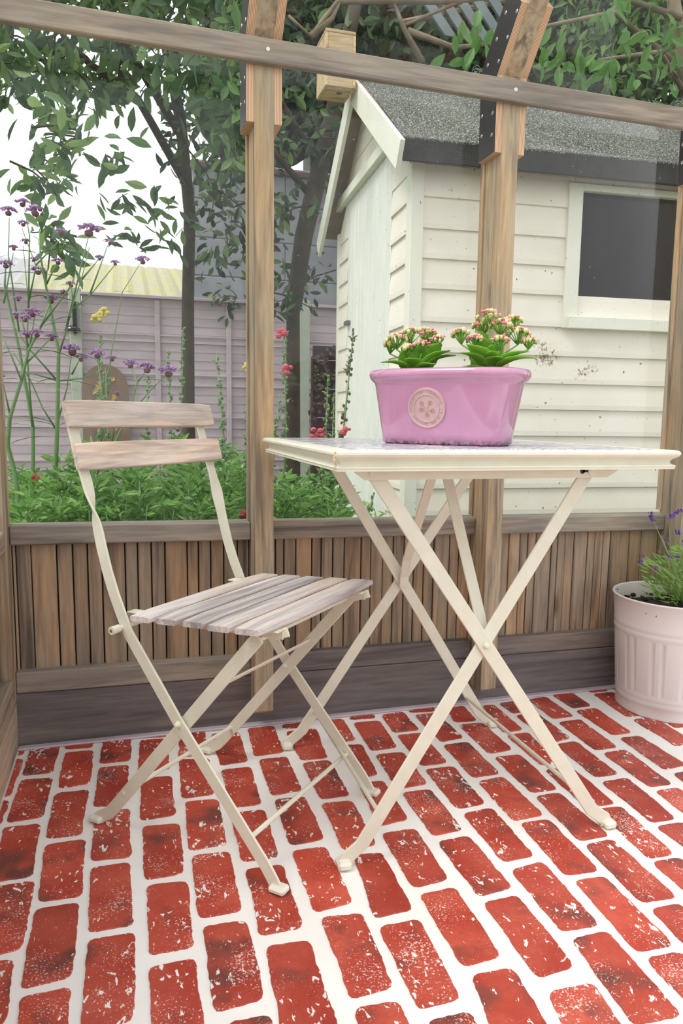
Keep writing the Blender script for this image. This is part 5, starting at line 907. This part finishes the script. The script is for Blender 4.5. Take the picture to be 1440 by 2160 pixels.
for b in ([(3.2, 3.8, 2.6), (2.8, 3.6, 2.75), (2.22, 3.3, 2.50)], [(3.1, 3.8, 2.8), (2.5, 3.6, 2.9), (1.85, 3.4, 2.62)], [(3.0, 3.7, 3.0), (2.3, 3.6, 3.0), (1.63, 3.6, 2.82), (1.33, 3.6, 2.66)], [(1.63, 3.6, 2.82), (1.0, 3.6, 2.72), (.867, 3.6, 2.545), (.76, 3.6, 2.62)], [(.867, 3.6, 2.545), (.97, 3.6, 2.64), (1.02, 3.6, 2.75)], [(1.43, 3.6, 2.51), (1.33, 3.6, 2.65), (1.28, 3.6, 2.75)], [(1.35, 3.6, 2.64), (1.6, 3.6, 2.60), (1.85, 3.6, 2.66)]):
    MB().tube(b, [.018*(1-.6*i/(len(b)-1)) for i in range(len(b))], 7).make('branch', M_bark2, NT_, True)
for (x_, y_, z_) in NEARLEAF:
    for k_ in range(4):
        MB().leaf((x_+rnd(.03), y_+rnd(.1), z_+rnd(.03)), (rnd(1), rnd(.6), -.9+rnd(.9)), random.uniform(.075, .115), random.uniform(.032, .045), (rnd(.6), -1, rnd(.6)), .2).make('leaf', L_near, NT_)
m = MB()
for c in C_['topnear']:
    for k_ in range(15): m.leaf(Vector(c)+Vector((random.gauss(0, .1), random.gauss(0, .12), random.gauss(0, .09))), (rnd(1), rnd(1), -.5+rnd(.8)), random.uniform(.05, .1), random.uniform(.02, .036))
nf = m.make('foliage', leafmat('cherry_leaves', srgb(54, 84, 48), srgb(88, 122, 66), srgb(112, 146, 80), .35), NT_); nf['kind'] = 'stuff'
# ---------------------------------------------------------------- flower bed
def verbena_head(c, r, parent):
    m = MB(); c = Vector(c)
    for k_ in range(26):
        a, q = random.uniform(0, 6.28), random.random()**.6*.85; m.ball(c+Vector((r*q*math.cos(a), r*.8*q*math.sin(a), r*.5*(1-q*q)+rnd(.12)*r)), r*random.uniform(.13, .2), 6, 4)
    for k_ in range(46):
        a, q = random.uniform(0, 6.28), math.sqrt(random.random()); p = c+Vector((r*q*math.cos(a), r*.8*q*math.sin(a), r*.45*(1-q*q)+rnd(.1)*r))
        m.leaf(p, (math.cos(a), math.sin(a), .9), r*.30, r*.24, n=2)
    o = m.make('flower_head', M_purple, parent); k = MB().ball(c-Vector((0, 0, r*.22)), r*.42, 8, 5, .8); k.make('calyx', M_calyx, o)
for lab, stems, heads in VERBENA:
    V_ = thing('verbena', 'tall purple verbena, '+lab, 'plant', tuple(stems[0][0][:2])+(-.03,))
    for i, s_ in enumerate(stems):
        P = [Vector(p)+Vector((0, rnd(.02) if j else 0, 0)) for j, p in enumerate(s_)]
        if i == 0: P = [Vector((P[0].x, P[0].y, -.03))]+P
        r0 = .0085 if i == 0 else .0032; MB().tube(P, [max(.0012, r0*(1-.75*j/(len(P)-1))) for j in range(len(P))], 6).make('stem', L_stem, V_, True)
        m = MB()
        for j, p in enumerate(P[1:-1]):
            for sg in (-1, 1): m.leaf(p, (sg, rnd(.8), .35+rnd(.3)), random.uniform(.06, .14) if i == 0 else .035, .011 if i == 0 else .005, (0, 0, 1), .3)
        if m.v: m.make('leaves', L_stem, V_)
    for x_, y_, z_, r_ in heads: verbena_head((x_, y_+rnd(.03), z_), r_, V_)
SPL = ['tallest, with two open pink flowers, right of the first post', 'with brownish pods, in front of the compost bin', 'arching up in front of the shed door', 'tall pale one between chair back and post', 'upright one behind the top chair slat', 'short one left of the tall pale one', 'faint one seen over the chair back', 'yellow flowered one by the arched plaque', 'half hidden by the first post, with a yellow bloom', 'below the yellow flowered one', 'low one bending right under the tabletop', 'low with a pink bloom at the left', 'low with a crimson bloom at far left', 'tiny crimson one at the foot of the first post', 'short one under the table corner', 'between the two pink ones and the shed', 'leafy one just right of the first post']
for i, (b, tp, fls) in enumerate(SPIKES):
    P0, P1 = Vector(b), Vector(tp); P0.z = max(.2, P0.z-.1); Sn = thing('snapdragon', 'snapdragon seed spike, '+SPL[i], 'plant', (P0.x, P0.y, -.03))
    mid = P0.lerp(P1, .5)+Vector((rnd(.015), 0, 0)); MB().tube([(P0.x, P0.y, -.03), P0, mid, P1], [.006, .005, .0035, .0015], 6).make('stem', L_stem, Sn, True)
    m = MB(); L_ = (P1-P0).length
    for k_ in range(int(L_/.009)):
        t_ = random.uniform(.25, 1); c_ = P0.lerp(mid, t_*2) if t_ < .5 else mid.lerp(P1, t_*2-1); a = random.uniform(0, 6.28); rr = .004+.013*(1-t_)
        q = c_+Vector((rr*math.cos(a), rr*math.sin(a), 0)); m.ball(q, (.0035+.005*(1-t_))*random.uniform(.8, 1.2), 6, 4, 1.2)
        if k_ % 2 == 0: m.leaf(c_, (math.cos(a), math.sin(a), .5), random.uniform(.012, .026), .006, n=2)
    if L_ > .03: m.make('seed_pods', L_spike if i != 2 else leafmat('brown_pods', srgb(104, 96, 62), srgb(122, 140, 84), srgb(90, 60, 48), .2), Sn)
    m = MB()
    for k_ in range(24):
        t_ = random.uniform(0, .4); c_ = P0.lerp(P1, t_)-Vector((0, 0, random.uniform(0, .15))); a = random.uniform(0, 6.28); m.leaf(c_, (math.cos(a), math.sin(a), .4), random.uniform(.03, .07), .012)
    m.make('leaves', L_bed, Sn)
    for x_, y_, z_, k_ in fls:
        m = MB()
        for q in range(9):
            a = random.uniform(0, 6.28); r_ = .012 if q < 5 else .006; m.ball((x_+r_*math.cos(a), y_-.003+rnd(.004), z_+r_*math.sin(a)*1.1+(.006 if q > 6 else 0)), random.uniform(.006, .011), 8, 5, .8); m.make('flower', {'p': M_pinkp, 'y': M_yellowp, 'r': M_redp}[k_], Sn)
# leafy shoots: four shapes, copied
protos = []
for k_ in range(4):
    s_ = MB(); l_ = MB(); s_.tube([(0, 0, 0), (rnd(.01), rnd(.01), .3), (rnd(.03), rnd(.03), .6)], [.005, .004, .0015], 5)
    for j in range(230):
        z_ = .6*random.random()**.8; a = random.uniform(0, 6.28); r_ = random.uniform(0, .05)*(1.1-z_); l_.leaf((r_*math.cos(a), r_*math.sin(a), z_), (math.cos(a), math.sin(a), random.uniform(.1, 1)), random.uniform(.025, .055), random.uniform(.007, .012))
    protos.append((s_, l_))
made = {}
for i, (x_, y_, z_) in enumerate(SHOOTS):
    k_ = i % 4
    if k_ not in made:
        T_ = thing('leafy_shoot', 'leafy green snapdragon shoot without flowers, low in the bed behind the sill', 'plant', (0, 0, 0), 'green shoots in the flower bed')
        a = protos[k_][0].make('stem', L_stem, T_, True, (0, 0, 0)); b = protos[k_][1].make('leaves', L_bed, T_, False, (0, 0, 0)); made[k_] = T_; R_ = T_
    else:
        src = made[k_]; R_ = src.copy(); COL.objects.link(R_)
        for ch in list(src.children): c = ch.copy(); COL.objects.link(c); c.parent = R_
    h = max(.35, z_+.03)/.6; R_.location = (x_, y_, -.03); R_.rotation_euler = (0, 0, random.uniform(0, 6.28)); R_.scale = (1.15, 1.15, h)
m = MB()
for j in range(8000):
    x_, y_ = random.uniform(-.6, 1.0), random.uniform(1.95, 3.6); z_ = random.uniform(0, .42); a = random.uniform(0, 6.28); m.leaf((x_, y_, z_), (math.cos(a), math.sin(a), random.uniform(0, 1)), random.uniform(.03, .06), random.uniform(.007, .013), n=2)
gc = m.make('ground_foliage', L_bed); tag(gc, 'mass of low green foliage filling the bed outside the sill', 'foliage'); gc['kind'] = 'stuff'
bpy.context.view_layer.update()
